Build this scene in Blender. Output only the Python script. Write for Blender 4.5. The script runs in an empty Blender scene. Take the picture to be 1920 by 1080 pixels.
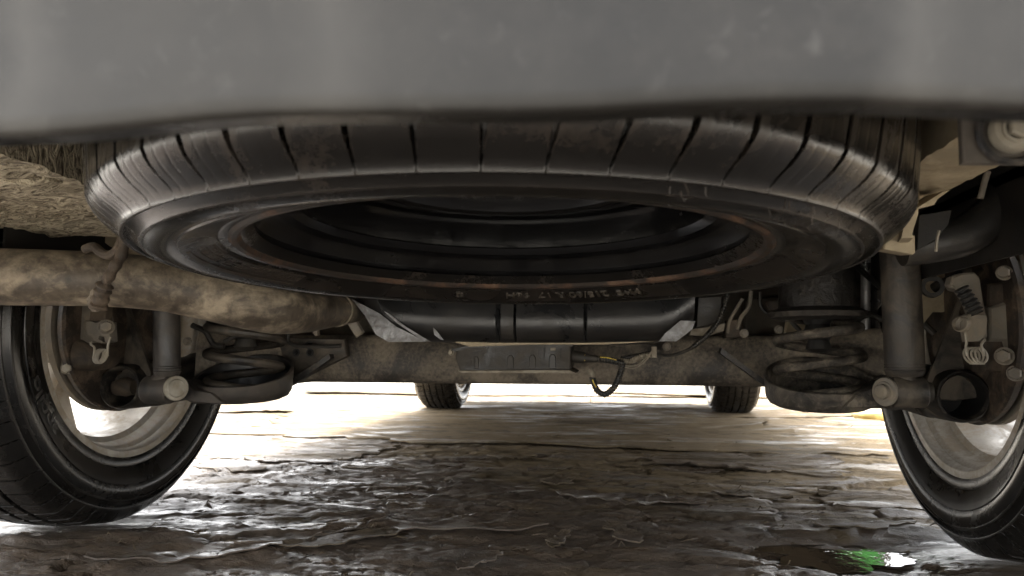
import bpy, math, random
import numpy as np
from mathutils import Vector, Matrix

sc = bpy.context.scene
random.seed(7)
rng = np.random.RandomState(11)

# ------------------------------------------------------------------ camera
CAM = np.array([0.16355, -1.22532, 0.29177]); YAW, PIT, ROL, FPX = 0.13605, 0.09121, 0.00498, 1397.9
_cy, _sy = math.cos(YAW), math.sin(YAW)
FW = np.array([-_sy*math.cos(PIT), _cy*math.cos(PIT), math.sin(PIT)])
_rt = np.array([_cy, _sy, 0.0]); _up = np.cross(_rt, FW)
RT = _rt*math.cos(ROL) + _up*math.sin(ROL); UP = -_rt*math.sin(ROL) + _up*math.cos(ROL)
cd = bpy.data.cameras.new('camera'); cam = bpy.data.objects.new('camera', cd); sc.collection.objects.link(cam)
cd.sensor_width = 36.0; cd.lens = FPX/1920*36.0; cd.clip_start = 0.01; cd.clip_end = 500
cam.matrix_world = Matrix(((RT[0], UP[0], -FW[0], CAM[0]), (RT[1], UP[1], -FW[1], CAM[1]), (RT[2], UP[2], -FW[2], CAM[2]), (0, 0, 0, 1)))
cd.dof.use_dof = True; cd.dof.focus_distance = 0.95; cd.dof.aperture_fstop = 11.0
sc.camera = cam

# ------------------------------------------------------------------ light
w = bpy.data.worlds.new('World'); sc.world = w; w.use_nodes = True
nt = w.node_tree; nt.nodes.clear()
out = nt.nodes.new('ShaderNodeOutputWorld'); bg = nt.nodes.new('ShaderNodeBackground')
sky = nt.nodes.new('ShaderNodeTexSky'); sky.sky_type = 'NISHITA'; sky.sun_disc = False
SUN_EL, SUN_AZ = math.radians(64), math.radians(-22)      # azimuth measured from +Y towards +X
sky.sun_elevation = SUN_EL; sky.sun_rotation = SUN_AZ
sky.air_density = 1.0; sky.dust_density = 5.0; sky.ozone_density = 1.0
hs = nt.nodes.new('ShaderNodeHueSaturation'); hs.inputs['Saturation'].default_value = 0.10   # overcast: pale cloud
nt.links.new(sky.outputs[0], hs.inputs['Color']); nt.links.new(hs.outputs[0], bg.inputs['Color'])
bg.inputs['Strength'].default_value = 0.12
nt.links.new(bg.outputs[0], out.inputs['Surface'])
sl = bpy.data.lights.new('sun', 'SUN'); so = bpy.data.objects.new('sun', sl); sc.collection.objects.link(so)
sl.energy = 0.6; sl.angle = math.radians(14); sl.color = (1.0, 0.96, 0.9)
so.rotation_euler = (math.radians(90)-SUN_EL, 0, math.radians(180)-SUN_AZ)
sc.view_settings.view_transform = 'Standard'; sc.view_settings.look = 'None'
sc.view_settings.gamma = 1.0; sc.view_settings.use_curve_mapping = False
sc.view_settings.exposure = 3.65
sc.cycles.use_denoising = True
sc.cycles.max_bounces = 8; sc.cycles.diffuse_bounces = 5; sc.cycles.sample_clamp_indirect = 6.0

# ------------------------------------------------------------------ helpers
def at(x, y, Y):                       # a point of the plane Y = const
    d = FW + RT*(x-960)/FPX - UP*(y-540)/FPX
    return CAM + d*((Y-CAM[1])/d[1])

def lattice(ix, iy, seed):
    h = (ix.astype(np.int64)*374761393 + iy.astype(np.int64)*668265263 + seed*974711) & 0x7fffffff
    h = ((h ^ (h >> 13))*1274126177) & 0x7fffffff
    return ((h ^ (h >> 16)) & 0xffff)/65535.0
def vnoise(x, y, seed=0):
    x = np.asarray(x, float); y = np.asarray(y, float)
    ix = np.floor(x); iy = np.floor(y); fx = x-ix; fy = y-iy
    ux = fx*fx*(3-2*fx); uy = fy*fy*(3-2*fy)
    a = lattice(ix, iy, seed); b = lattice(ix+1, iy, seed); c = lattice(ix, iy+1, seed); d = lattice(ix+1, iy+1, seed)
    return (a*(1-ux)+b*ux)*(1-uy) + (c*(1-ux)+d*ux)*uy - 0.5
def fbm(x, y, o=4, seed=0):
    s = 0; a = 1.0
    for k in range(o):
        s = s + a*vnoise(x*2**k+17*k, y*2**k-9*k, seed+k); a *= 0.5
    return s

class MB:
    def __init__(s): s.v = []; s.f = []
    def add(s, vs, fs):
        n = len(s.v); s.v += [tuple(map(float, q)) for q in vs]; s.f += [tuple(i+n for i in f) for f in fs]; return s
    def box(s, a, b, cham=0.0):
        (x0, y0, z0), (x1, y1, z1) = a, b
        if cham <= 0:
            vs = [(x0,y0,z0),(x1,y0,z0),(x1,y1,z0),(x0,y1,z0),(x0,y0,z1),(x1,y0,z1),(x1,y1,z1),(x0,y1,z1)]
            return s.add(vs, [(0,3,2,1),(4,5,6,7),(0,1,5,4),(1,2,6,5),(2,3,7,6),(3,0,4,7)])
        c = cham   # prism along X with a chamfered YZ outline
        o = [(y0+c,z0),(y1-c,z0),(y1,z0+c),(y1,z1-c),(y1-c,z1),(y0+c,z1),(y0,z1-c),(y0,z0+c)]
        vs = [(x0,)+q for q in o]+[(x1,)+q for q in o]; n = 8
        return s.add(vs, [tuple(range(n))[::-1], tuple(range(n, 2*n))]+[(i,(i+1)%n,(i+1)%n+n,i+n) for i in range(n)])
    def prism(s, pts, vec, inset=0.0):
        """closed polygon of 3D points pushed along vec; inset bevels its two rims"""
        P = np.array(pts, float); v = np.array(vec, float); n = len(P); c = P.mean(0)
        if inset > 0:
            L = np.linalg.norm(v); k = inset/L
            d = c-P; d /= (np.linalg.norm(d, axis=1)[:, None]+1e-9)
            rings = [P+d*inset, P+v*k, P+v*(1-k), P+v+d*inset]
        else: rings = [P, P+v]
        vs = np.concatenate(rings); m = len(rings)
        fs = [tuple(range(n))[::-1], tuple(range((m-1)*n, m*n))]
        for r in range(m-1):
            fs += [(r*n+i, r*n+(i+1) % n, (r+1)*n+(i+1) % n, (r+1)*n+i) for i in range(n)]
        return s.add(vs, fs)
    def tube(s, path, rad, seg=12, caps=True, flat=1.0):
        P = [Vector(p) for p in path]; n = len(P)
        R = rad if hasattr(rad, '__len__') else [rad]*n
        T = [(P[min(i+1, n-1)]-P[max(i-1, 0)]).normalized() for i in range(n)]
        a = Vector((0, 0, 1)) if abs(T[0].z) < 0.9 else Vector((1, 0, 0))
        N = (a-T[0]*a.dot(T[0])).normalized(); vs = []
        for i in range(n):
            N = (N-T[i]*N.dot(T[i])).normalized(); B = T[i].cross(N)
            for k in range(seg):
                t = 2*math.pi*k/seg
                vs.append(P[i]+(N*math.cos(t)+B*math.sin(t)*flat)*R[i])
        fs = [(i*seg+k, i*seg+(k+1) % seg, (i+1)*seg+(k+1) % seg, (i+1)*seg+k) for i in range(n-1) for k in range(seg)]
        if caps: fs += [tuple(range(seg))[::-1], tuple(range((n-1)*seg, n*seg))]
        return s.add(vs, fs)
    def lathe(s, prof, c, ax, seg=48, close=False, th=None, rfun=None):
        """prof = [(axial, radius)] turned about the axis ax through c"""
        A = Vector(ax).normalized(); a = Vector((0, 0, 1)) if abs(A.z) < 0.9 else Vector((1, 0, 0))
        E1 = (a-A*a.dot(A)).normalized(); E2 = A.cross(E1); C = Vector(c)
        A, E1, E2, C = (np.array(q) for q in (A, E1, E2, C))
        th = np.linspace(0, 2*np.pi, seg, endpoint=False) if th is None else th
        m = len(prof); n = len(th)
        w_ = np.array([q[0] for q in prof])[None, :]; r_ = np.array([q[1] for q in prof])[None, :]
        r = np.repeat(r_, n, 0) if rfun is None else rfun(w_, r_, th[:, None])
        ct = np.cos(th)[:, None, None]; st = np.sin(th)[:, None, None]
        V = C+A*(w_[..., None]+0*ct)+r[..., None]*(E1*ct+E2*st)
        vs = V.reshape(-1, 3); fs = []
        for i in range(n):
            j = (i+1) % n
            fs += [(i*m+k, j*m+k, j*m+k+1, i*m+k+1) for k in range(m-1)]
            if close: fs.append((i*m+m-1, j*m+m-1, j*m, i*m))
        k0 = len(s.v); s.v += [tuple(q) for q in vs.tolist()]; s.f += [tuple(q+k0 for q in f) for f in fs]
        return s
    def disc(s, c, ax, r, seg=24, h=0.004, cham=0.15):
        return s.lathe([(0, 1e-5), (0, r*(1-cham)), (h*.4, r), (h, r), (h, 1e-5)], c, ax, seg)
    def hexbolt(s, c, ax, r, h):
        s.lathe([(0, 1e-5), (0, r*1.28), (h*.28, r*1.28), (h*.3, r*1.02)], c, ax, 20)
        return s.lathe([(h*.3, r), (h*.9, r), (h, r*.86), (h, 1e-5)], c, ax, 6)
    def sheet(s, P, thick):
        """P[i][j] grid of points, closed sheet of the given thickness (vector)"""
        P = np.array(P, float); a, b = P.shape[:2]; Q = P+np.array(thick)
        f = []; o = a*b
        for i in range(a-1):
            for j in range(b-1):
                q = (i*b+j, i*b+j+1, (i+1)*b+j+1, (i+1)*b+j); f += [q, tuple(k+o for k in q[::-1])]
        e = [i*b for i in range(a)]+[(a-1)*b+j for j in range(1, b)]+[i*b+b-1 for i in range(a-2, -1, -1)]+list(range(b-2, 0, -1))
        f += [(e[i], e[(i+1) % len(e)], e[(i+1) % len(e)]+o, e[i]+o) for i in range(len(e))]
        return s.add(np.concatenate([P.reshape(-1, 3), Q.reshape(-1, 3)]), f)
    def mesh(s, name, mat, smooth=True, ang=35):
        me = bpy.data.meshes.new(name); me.from_pydata(s.v, [], s.f); me.update()
        if mat: me.materials.append(mat)
        if smooth:
            me.polygons.foreach_set('use_smooth', [True]*len(me.polygons))
            me.set_sharp_from_angle(angle=math.radians(ang))
        return me
    def obj(s, name, mat, parent=None, **kw):
        return link(name, s.mesh(name, mat, **kw), parent)

def link(name, me, parent=None, loc=(0, 0, 0)):
    o = bpy.data.objects.new(name, me); sc.collection.objects.link(o); o.location = loc
    if parent is not None: o.parent = parent
    return o
def tag(o, label=None, cat=None, group=None, kind=None):
    if label: o['label'] = label
    if cat: o['category'] = cat
    if group: o['group'] = group
    if kind: o['kind'] = kind
    return o
def empty(name, loc=(0, 0, 0)):
    o = bpy.data.objects.new(name, None); sc.collection.objects.link(o); o.location = loc; o.empty_display_size = .1
    return o
def copy_tree(o, parent=None):
    c = o.copy(); sc.collection.objects.link(c); c.parent = parent
    for ch in list(o.children): copy_tree(ch, c)
    return c
def smooth_path(pts, n=6):
    P = [np.array(p, float) for p in pts]; P = [2*P[0]-P[1]]+P+[2*P[-1]-P[-2]]; o = []
    for i in range(1, len(P)-2):
        for k in range(n):
            t = k/n
            o.append(0.5*((2*P[i])+(-P[i-1]+P[i+1])*t+(2*P[i-1]-5*P[i]+4*P[i+1]-P[i+2])*t*t+(-P[i-1]+3*P[i]-3*P[i+1]+P[i+2])*t**3))
    o.append(P[-2]); return o

# ------------------------------------------------------------------ materials
class N:
    def __init__(s, name):
        s.m = bpy.data.materials.new(name); s.m.use_nodes = True; s.t = s.m.node_tree
        s.b = s.t.nodes['Principled BSDF']; s.tc = s.t.nodes.new('ShaderNodeTexCoord')
    def nd(s, typ, **kw):
        n = s.t.nodes.new('ShaderNode'+typ)
        for k, v in kw.items(): setattr(n, k, v)
        return n
    def lk(s, a, b): s.t.links.new(a, b)
    def coord(s, scale=(1, 1, 1), rot=(0, 0, 0)):
        mp = s.nd('Mapping'); mp.inputs['Scale'].default_value = scale; mp.inputs['Rotation'].default_value = rot
        s.lk(s.tc.outputs['Object'], mp.inputs['Vector']); return mp.outputs[0]
    def noise(s, scale, detail=5, rough=.6, dist=0.0, vec=None):
        n = s.nd('TexNoise'); n.inputs['Scale'].default_value = scale; n.inputs['Detail'].default_value = detail
        n.inputs['Roughness'].default_value = rough; n.inputs['Distortion'].default_value = dist
        s.lk(vec if vec is not None else s.tc.outputs['Object'], n.inputs['Vector']); return n.outputs['Fac']
    def ramp(s, f, a, b, ca=(0, 0, 0, 1), cb=(1, 1, 1, 1)):
        r = s.nd('ValToRGB'); e = r.color_ramp.elements; e[0].position = a; e[1].position = b; e[0].color = ca; e[1].color = cb
        s.lk(f, r.inputs[0]); return r.outputs[0]
    def mix(s, f, a, b):
        m = s.nd('Mix', data_type='RGBA')
        for v, k in ((f, 0), (a, 6), (b, 7)):
            if hasattr(v, 'links'): s.lk(v, m.inputs[k])
            elif k == 0: m.inputs[0].default_value = v
            else: m.inputs[k].default_value = tuple(v)+(1,)
        return m.outputs[2]
    def math(s, op, a, b=0.0, clamp=False):
        m = s.nd('Math', operation=op); m.use_clamp = clamp
        for i, v in enumerate((a, b)):
            if hasattr(v, 'links'): s.lk(v, m.inputs[i])
            else: m.inputs[i].default_value = v
        return m.outputs[0]
    def bump(s, h, strength, dist=0.002, prev=None):
        b = s.nd('Bump'); b.inputs['Strength'].default_value = strength; b.inputs['Distance'].default_value = dist
        s.lk(h, b.inputs['Height'])
        if prev is not None: s.lk(prev, b.inputs['Normal'])
        return b.outputs[0]

def dirty(name, base, rough=.5, metal=0.0, dust=(.20, .155, .105), amt=.45, scale=14, bump=.35, fine=160, rust=None, spec=.5, base2=None, coat=0.0, bdist=.002, edge=.55):
    n = N(name)
    a = n.noise(scale, 6, .65, .6); b = n.noise(fine, 4, .7); c = n.noise(scale*.35, 4, .55, 1.2)
    col = n.mix(n.ramp(c, .35, .65), base, base2 or tuple(x*.6 for x in base))
    if rust: col = n.mix(n.ramp(a, .46, .62), col, rust)
    dm = n.ramp(n.math('ADD', n.math('MULTIPLY', a, .7), n.math('MULTIPLY', b, .3)), .62-.30*amt, .78-.30*amt)
    dm = n.math('MULTIPLY', dm, min(1.0, .45+amt*.6))
    if edge:
        ge = n.nd('NewGeometry'); dm = n.math('MAXIMUM', dm, n.math('MULTIPLY', n.ramp(ge.outputs['Pointiness'], .51, .58), n.math('MULTIPLY', n.ramp(a, .35, .6), edge)))
    dc = n.mix(n.noise(scale*3, 4), dust, tuple(x*.6 for x in dust))
    col = n.mix(dm, col, dc)
    n.lk(col, n.b.inputs['Base Color'])
    rr = n.math('ADD', n.math('MULTIPLY', dm, .85-rough), n.math('ADD', n.math('MULTIPLY', n.math('SUBTRACT', a, .5), .25), rough), clamp=True)
    n.lk(rr, n.b.inputs['Roughness'])
    if metal: n.lk(n.math('MULTIPLY', n.math('SUBTRACT', 1.0, dm), metal), n.b.inputs['Metallic'])
    n.b.inputs['Specular IOR Level'].default_value = spec
    if coat: n.b.inputs['Coat Weight'].default_value = coat; n.b.inputs['Coat Roughness'].default_value = .12
    nb = n.bump(n.math('ADD', a, n.math('MULTIPLY', dm, .3)), bump, bdist)
    nb = n.bump(b, bump*.6, bdist*.35, nb)
    n.lk(nb, n.b.inputs['Normal'])
    return n.m

M = {}
M['rubber'] = dirty('wet_black_rubber', (.009, .0085, .008), .25, dust=(.05, .040, .030), amt=.24, scale=9, bump=.16, fine=150, bdist=.001)
M['rubber_spare'] = dirty('dusty_glossy_rubber', (.008, .0075, .007), .20, dust=(.085, .062, .045), amt=.26, scale=9, bump=.05, fine=260, bdist=.001)
M['letter'] = dirty('worn_grey_lettering', (.075, .075, .078), .5, dust=(.09, .075, .06), amt=.25, scale=60)
M['letter_spare'] = dirty('raised_rubber_letters', (.022, .019, .016), .35, dust=(.11, .085, .06), amt=.3, scale=60)
M['alloy'] = dirty('dusty_silver_alloy', (.52, .49, .44), .38, .35, dust=(.40, .33, .24), amt=.65, scale=16, bump=.25)
M['steel_black'] = dirty('black_wheel_enamel', (.005, .005, .0055), .17, dust=(.13, .125, .115), amt=.03, scale=30, bump=.03, edge=.5)  # grey tone on edges paints the rim's ring highlights into the colour
M['bead'] = dirty('rusty_bead_edge', (.03, .023, .018), .45, .1, dust=(.14, .105, .07), amt=.35, scale=25, rust=(.10, .050, .028))
M['char'] = dirty('charcoal_paint', (.020, .021, .024), .36, dust=(.17, .14, .11), amt=.34, scale=18)
M['arm'] = dirty('muddy_black_steel', (.020, .018, .017), .45, dust=(.26, .215, .16), amt=.38, scale=22, bump=.6)
M['beam'] = dirty('muddy_beam_steel', (.040, .034, .029), .55, dust=(.34, .285, .215), amt=.68, scale=7, bump=.5)
M['mudded'] = dirty('mud_caked_steel', (.028, .024, .021), .6, dust=(.33, .28, .215), amt=.55, scale=26, bump=1.0, bdist=.004)
M['cast'] = dirty('dusty_cast_metal', (.26, .235, .20), .6, .2, dust=(.34, .285, .21), amt=.6, scale=28, bump=.5)
M['iron'] = dirty('brown_cast_iron', (.04, .030, .023), .65, dust=(.19, .15, .105), amt=.5, scale=24, bump=.8, rust=(.06, .035, .022))
M['iron_dark'] = dirty('dark_oily_iron', (.02, .018, .016), .5, dust=(.09, .075, .06), amt=.4, scale=40, bump=1.0, bdist=.004)
M['zinc'] = dirty('zinc_bolt', (.42, .39, .33), .45, .5, dust=(.34, .29, .21), amt=.5, scale=50)
M['plastic'] = dirty('black_plastic', (.012, .0125, .0135), .27, dust=(.09, .075, .058), amt=.22, scale=12, bump=.5, fine=300, bdist=.001)
M['plastic_dusty'] = dirty('dusty_black_plastic', (.007, .007, .0075), .35, dust=(.10, .085, .065), amt=.12, scale=30, bump=.4)
M['foil'] = dirty('scuffed_foil_tape', (.42, .43, .45), .4, .75, dust=(.22, .2, .18), amt=.32, scale=90, bump=1.0, fine=420)
M['exhaust'] = None
M['primer'] = dirty('muddy_beige_undercoat', (.50, .42, .29), .75, dust=(.36, .29, .19), amt=.6, scale=20, bump=.5, fine=200, bdist=.003)
M['underfloor'] = dirty('brown_underfloor', (.075, .063, .048), .7, dust=(.18, .15, .11), amt=.6, scale=12, bump=.5)
M['liner'] = dirty('black_wheel_liner', (.012, .012, .012), .6, dust=(.045, .038, .03), amt=.3, scale=15)
M['hose'] = dirty('black_rubber_hose', (.018, .018, .018), .4, dust=(.10, .085, .065), amt=.35, scale=20)
M['conduit'] = dirty('black_conduit', (.016, .016, .016), .4, dust=(.16, .135, .10), amt=.35, scale=60)
M['chrome'] = dirty('polished_rod', (.7, .72, .75), .15, .9, amt=.05)
M['yellow'] = dirty('yellow_stripe', (.75, .55, .05), .4, amt=.1)
M['yellow_dull'] = dirty('yellow_hose', (.72, .50, .10), .5, amt=.3)
M['paint'] = None
M['blackglass'] = dirty('tinted_glass', (.01, .012, .014), .05, amt=.02)
M['tape'] = dirty('pale_tape', (.36, .32, .25), .6, amt=.5, scale=60)

def m_undercoat():
    n = N('wrinkled_undercoat'); v = n.coord((1, 2.2, 1))
    a = n.noise(52, 4, .55, 2.0, v); b = n.noise(9, 4, .6); c = n.noise(180, 3)
    col = n.mix(n.ramp(b, .35, .65), (.54, .47, .345), (.33, .285, .20))
    col = n.mix(n.ramp(a, .40, .50, (1, 1, 1, 1), (0, 0, 0, 1)), col, (.12, .095, .062))
    n.lk(col, n.b.inputs['Base Color']); n.b.inputs['Roughness'].default_value = .6
    nb = n.bump(a, 1.0, .008); n.lk(n.bump(c, .4, .001, nb), n.b.inputs['Normal']); return n.m
M['undercoat'] = m_undercoat()
def m_exhaust():
    n = N('rusty_muddy_exhaust'); v = n.coord((1, 1, 1.6))
    a = n.noise(8.5, 7, .62, .9, v); b = n.noise(60, 5, .65, .3); c = n.noise(240, 3)
    m1 = n.ramp(n.math('ADD', n.math('MULTIPLY', a, .8), n.math('MULTIPLY', b, .2)), .44, .60); brown = n.mix(n.ramp(b, .3, .7), (.045, .036, .028), (.125, .100, .074))
    tan = n.mix(n.ramp(b, .3, .6), (.185, .15, .11), (.34, .285, .21))
    n.lk(n.mix(m1, brown, tan), n.b.inputs['Base Color'])
    n.lk(n.math('ADD', n.math('MULTIPLY', m1, .3), .5), n.b.inputs['Roughness'])
    nb = n.bump(n.math('ADD', b, n.math('MULTIPLY', m1, .5)), .4, .0016); n.lk(n.bump(c, .4, .0006, nb), n.b.inputs['Normal']); return n.m
M['exhaust'] = m_exhaust()

def m_paint():
    n = N('grey_metallic_paint')
    a = n.noise(11, 4, .55, .6, n.coord((1, 1, .35), (0, .5, 0))); b = n.noise(150, 4, .6, .5); c = n.noise(34, 5, .6); d = n.noise(60, 6, .7)
    col = n.mix(n.ramp(a, .36, .66), (.0075, .0070, .0064), (.016, .015, .0136)); col = n.mix(n.math('MULTIPLY', n.ramp(d, .45, .7), .35), col, (.030, .027, .024))
    spots = n.math('MULTIPLY', n.ramp(b, .56, .74), n.ramp(c, .44, .60))
    col = n.mix(n.math('MULTIPLY', spots, .45), col, (.07, .067, .063))
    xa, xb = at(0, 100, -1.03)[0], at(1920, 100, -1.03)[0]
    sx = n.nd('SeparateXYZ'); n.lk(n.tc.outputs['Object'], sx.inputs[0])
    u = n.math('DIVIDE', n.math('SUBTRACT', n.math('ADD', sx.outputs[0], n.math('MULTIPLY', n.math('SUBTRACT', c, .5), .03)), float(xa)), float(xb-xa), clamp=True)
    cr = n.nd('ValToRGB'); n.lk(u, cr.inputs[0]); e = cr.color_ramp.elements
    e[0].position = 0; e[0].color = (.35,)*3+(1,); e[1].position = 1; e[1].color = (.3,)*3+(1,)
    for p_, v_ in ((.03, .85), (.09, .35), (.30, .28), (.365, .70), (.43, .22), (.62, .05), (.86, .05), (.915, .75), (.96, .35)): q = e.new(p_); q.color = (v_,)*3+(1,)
    col = n.mix(n.math('MULTIPLY', cr.outputs[0], .9), col, (.046, .043, .039))  # lighter vertical bands put the bumper's reflections into its colour
    n.lk(col, n.b.inputs['Base Color'])
    n.b.inputs['Metallic'].default_value = .1; n.b.inputs['Specular IOR Level'].default_value = .35
    n.lk(n.math('ADD', n.math('MULTIPLY', a, .2), .45), n.b.inputs['Roughness'])
    return n.m
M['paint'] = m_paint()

def m_ground(name, wet_bias=0.0, tan=(.225, .172, .108), far_tan=True, zone=True):
    """wet mud and soaked cardboard pulp; geometry gives the relief, this the colour and the water film"""
    n = N(name)
    geo = n.nd('NewGeometry'); pos = geo.outputs['Position']
    def mp(scale, rz=0):
        q = n.nd('Mapping'); q.inputs['Scale'].default_value = scale; q.inputs['Rotation'].default_value = (0, 0, rz); n.lk(pos, q.inputs['Vector']); return q.outputs[0]
    A = n.noise(1.0, 6, .6, .8, mp((1.5, 2.6, 1), .15)); B = n.noise(1.0, 5, .6, .3, mp((7, 16, 6)))
    C = n.noise(1.0, 6, .7, 0, mp((60, 90, 60))); D = n.noise(1.0, 3, .6, .4, mp((240, 300, 240)))
    E = n.noise(1.0, 5, .62, 1.0, mp((4.5, 13, 3), -.1)); S = n.noise(1.0, 4, .6, .6, mp((14, 80, 14), .1))
    sp = n.nd('SeparateXYZ'); n.lk(pos, sp.inputs[0])
    if zone:   # soaked brown pulp where the van dripped, paler board further on
        yy = n.math('ADD', n.math('MULTIPLY', n.math('SUBTRACT', sp.outputs[1], .62), .50), n.math('MULTIPLY', sp.outputs[0], .38))
        tanf = n.math('ADD', n.math('ADD', n.math('MULTIPLY', n.math('SUBTRACT', A, .5), 2.6), n.math('MULTIPLY', n.math('SUBTRACT', E, .5), 1.3)), n.math('ADD', yy, .50-wet_bias), clamp=True)
        tanf = n.math('MINIMUM', tanf, n.ramp(sp.outputs[1], .0, 1.0), clamp=True) if False else tanf
    else: tanf = n.math('ADD', n.math('MULTIPLY', n.math('SUBTRACT', E, .5), 1.6), .5-wet_bias, clamp=True)
    tanf = n.ramp(tanf, .32, .62)
    dark = n.mix(n.ramp(B, .3, .7), (.056, .041, .028), (.135, .100, .070))
    tn = n.mix(n.math('MULTIPLY', n.ramp(S, .35, .65), .8), tan, tuple(x*.5 for x in tan)); tn = n.mix(n.ramp(E, .52, .60), tn, tuple(x*.42 for x in tan))
    col = n.mix(tanf, dark, tn)
    col = n.mix(n.ramp(C, .60, .74), col, (.12, .095, .07))
    if zone:   # pale concrete yard added round the cardboard to bounce light under the van
        wob = n.math('MULTIPLY', n.math('SUBTRACT', A, .5), 1.2)
        ax_ = n.math('SUBTRACT', n.math('ABSOLUTE', n.math('ADD', sp.outputs[0], .2)), 2.2); ay_ = n.math('SUBTRACT', n.math('ABSOLUTE', n.math('SUBTRACT', sp.outputs[1], 2.3)), 3.5)
        bounce_yard = n.ramp(n.math('ADD', n.math('MAXIMUM', ax_, ay_), wob), .0, .35)
        col = n.mix(bounce_yard, col, n.mix(n.ramp(E, .4, .6), (.46, .43, .37), (.33, .30, .25)))
    n.lk(col, n.b.inputs['Base Color'])
    wetf = n.ramp(n.noise(1.0, 5, .6, .8, mp((2.2, 9, 2), -.15)), .53, .60)
    film = n.math('MULTIPLY', n.ramp(n.math('ADD', n.math('MULTIPLY', E, .75), n.math('MULTIPLY', B, .25)), .47, .56), n.math('SUBTRACT', 1.0, n.math('MULTIPLY', tanf, .45)))
    r = n.math('ADD', n.math('MULTIPLY', n.math('SUBTRACT', 1.0, film), .38), n.math('ADD', .19, n.math('MULTIPLY', n.math('MULTIPLY', tanf, n.math('SUBTRACT', 1.0, wetf)), .30)), clamp=True)
    n.lk(r, n.b.inputs['Roughness'])
    n.lk(n.math('ADD', n.math('MULTIPLY', n.math('SUBTRACT', 1.0, n.math('MULTIPLY', tanf, n.math('SUBTRACT', 1.0, wetf))), .50), .04), n.b.inputs['Specular IOR Level'])
    nb = n.bump(S, .5, .005); nb = n.bump(C, .95, .005, nb); nb = n.bump(D, .8, .0018, nb)
    n.lk(nb, n.b.inputs['Normal']); return n.m
M['ground'] = m_ground('wet_mud')
M['board_tan'] = m_ground('damp_cardboard', -.35, zone=False)
M['board_mid'] = m_ground('soaked_cardboard', .0, tan=(.20, .155, .102), zone=False)
M['board_dark'] = m_ground('sodden_cardboard', .5, zone=False)
n_ = N('muddy_water'); n_.b.inputs['Base Color'].default_value = (.028, .021, .015, 1); n_.b.inputs['Roughness'].default_value = .03; n_.b.inputs['IOR'].default_value = 1.333
n_.lk(n_.bump(n_.noise(46, 3, .55), .16, .003), n_.b.inputs['Normal']); M['water'] = n_.m
M['green'] = dirty('green_sheet', (.045, .36, .04), .5, amt=.05, scale=3)
M['white'] = dirty('white_sheet', (.8, .8, .78), .5, amt=.05, scale=3)

# ------------------------------------------------------------------ ground
def flakes(x, y, sx, sy, seed):
    """jittered cells: height step and tilt per flake, a crack along each border"""
    u = x*sx+fbm(x*5, y*9, 3, seed+3)*1.3; v = y*sy+fbm(x*6, y*8, 3, seed+4)*1.3
    iu = np.floor(u); iv = np.floor(v); f1 = np.full(u.shape, 9.0); f2 = f1.copy(); hh = np.zeros(u.shape)
    for a in (-1, 0, 1):
        for b in (-1, 0, 1):
            cu = iu+a; cv = iv+b; px = cu+lattice(cu, cv, seed); py = cv+lattice(cu, cv, seed+1)
            d = np.hypot(u-px, v-py); t = lattice(cu, cv, seed+2)+(lattice(cu, cv, seed+5)-.5)*1.6*(u-px)+(lattice(cu, cv, seed+6)-.3)*1.6*(v-py)
            nw = d < f1; f2 = np.where(nw, f1, np.minimum(f2, d)); hh = np.where(nw, t, hh); f1 = np.where(nw, d, f1)
    return hh, np.clip((f2-f1)/.10, 0, 1)
def GH(x, y):
    x = np.asarray(x, float); y = np.asarray(y, float)
    far = np.clip((y-5)/6, 0, 1)+np.clip((np.abs(x)-3)/4, 0, 1); k = 1-np.clip(far, 0, 1)*.6
    a = fbm(x*1.6+3, y*3.2, 3, 5)*.012
    rid = 1-np.abs(fbm(x*2.3+y*.9, y*11-x*1.2, 3, 21))*3.2; rid = np.clip(rid, 0, 1)**3
    b = rid*.008*np.clip(fbm(x*1.3, y*1.7, 2, 44)*2+.8, 0, 1)
    c = (fbm(x*26, y*44, 3, 9)*.0042+fbm(x*75, y*120, 2, 90)*.0024)*np.clip(fbm(x*2, y*2, 2, 71)*2.5+.6, 0.15, 1)
    h1, c1 = flakes(x, y, 6.5, 15, 300); h2, c2 = flakes(x, y, 24, 48, 400)
    m1 = np.clip(fbm(x*1.7+9, y*2.3, 2, 61)*2.2+.85-np.clip((y-.7)*.9, 0, .9), 0.06, 1)
    m2 = np.clip(fbm(x*2.1+4, y*3.0, 2, 66)*3.2+.45, 0.0, 1)
    d = (h1*.0080-.0045*(1-c1))*m1+(h2*.0034-.0018*(1-c2))*m1*(.35+.65*m2)
    z = (a+b*.7+c*.8+d)*k-.006
    for (px, py, rx, ry, dp) in ((.56, -.01, .22, .11, .016), (.30, -.30, .5, .15, .010)):       # hollows that hold water
        z = z-dp*np.exp(-(((x-px)/rx)**2+((y-py)/ry)**2)**2)
    for (px, py) in ((-.77, 0), (.77, 0), (-.77, 2.85), (.77, 2.85)):                             # pressed flat under the tyres
        g = np.exp(-(((x-px)/.16)**2+((y-py)/.12)**2)**2); z = z*(1-g)-.002*g
    return z
def axis_pts(segs):
    o = []
    for a, b, d in segs: o += list(np.arange(a, b-1e-9, d))
    o.append(segs[-1][1]); return np.array(o)
gx = axis_pts([(-60, -10, 5), (-10, -3, .35), (-3, -1.3, .05), (-1.3, 1.1, .0075), (1.1, 3, .05), (3, 10, .35), (10, 60, 5)])
gy = axis_pts([(-60, -8, 5), (-8, -1, .3), (-1, -.32, .04), (-.32, 1.2, .0065), (1.2, 2.6, .015), (2.6, 6, .04), (6, 12, .2), (12, 90, 5)])
X, Yg = np.meshgrid(gx, gy, indexing='ij'); Z = GH(X, Yg)
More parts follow.
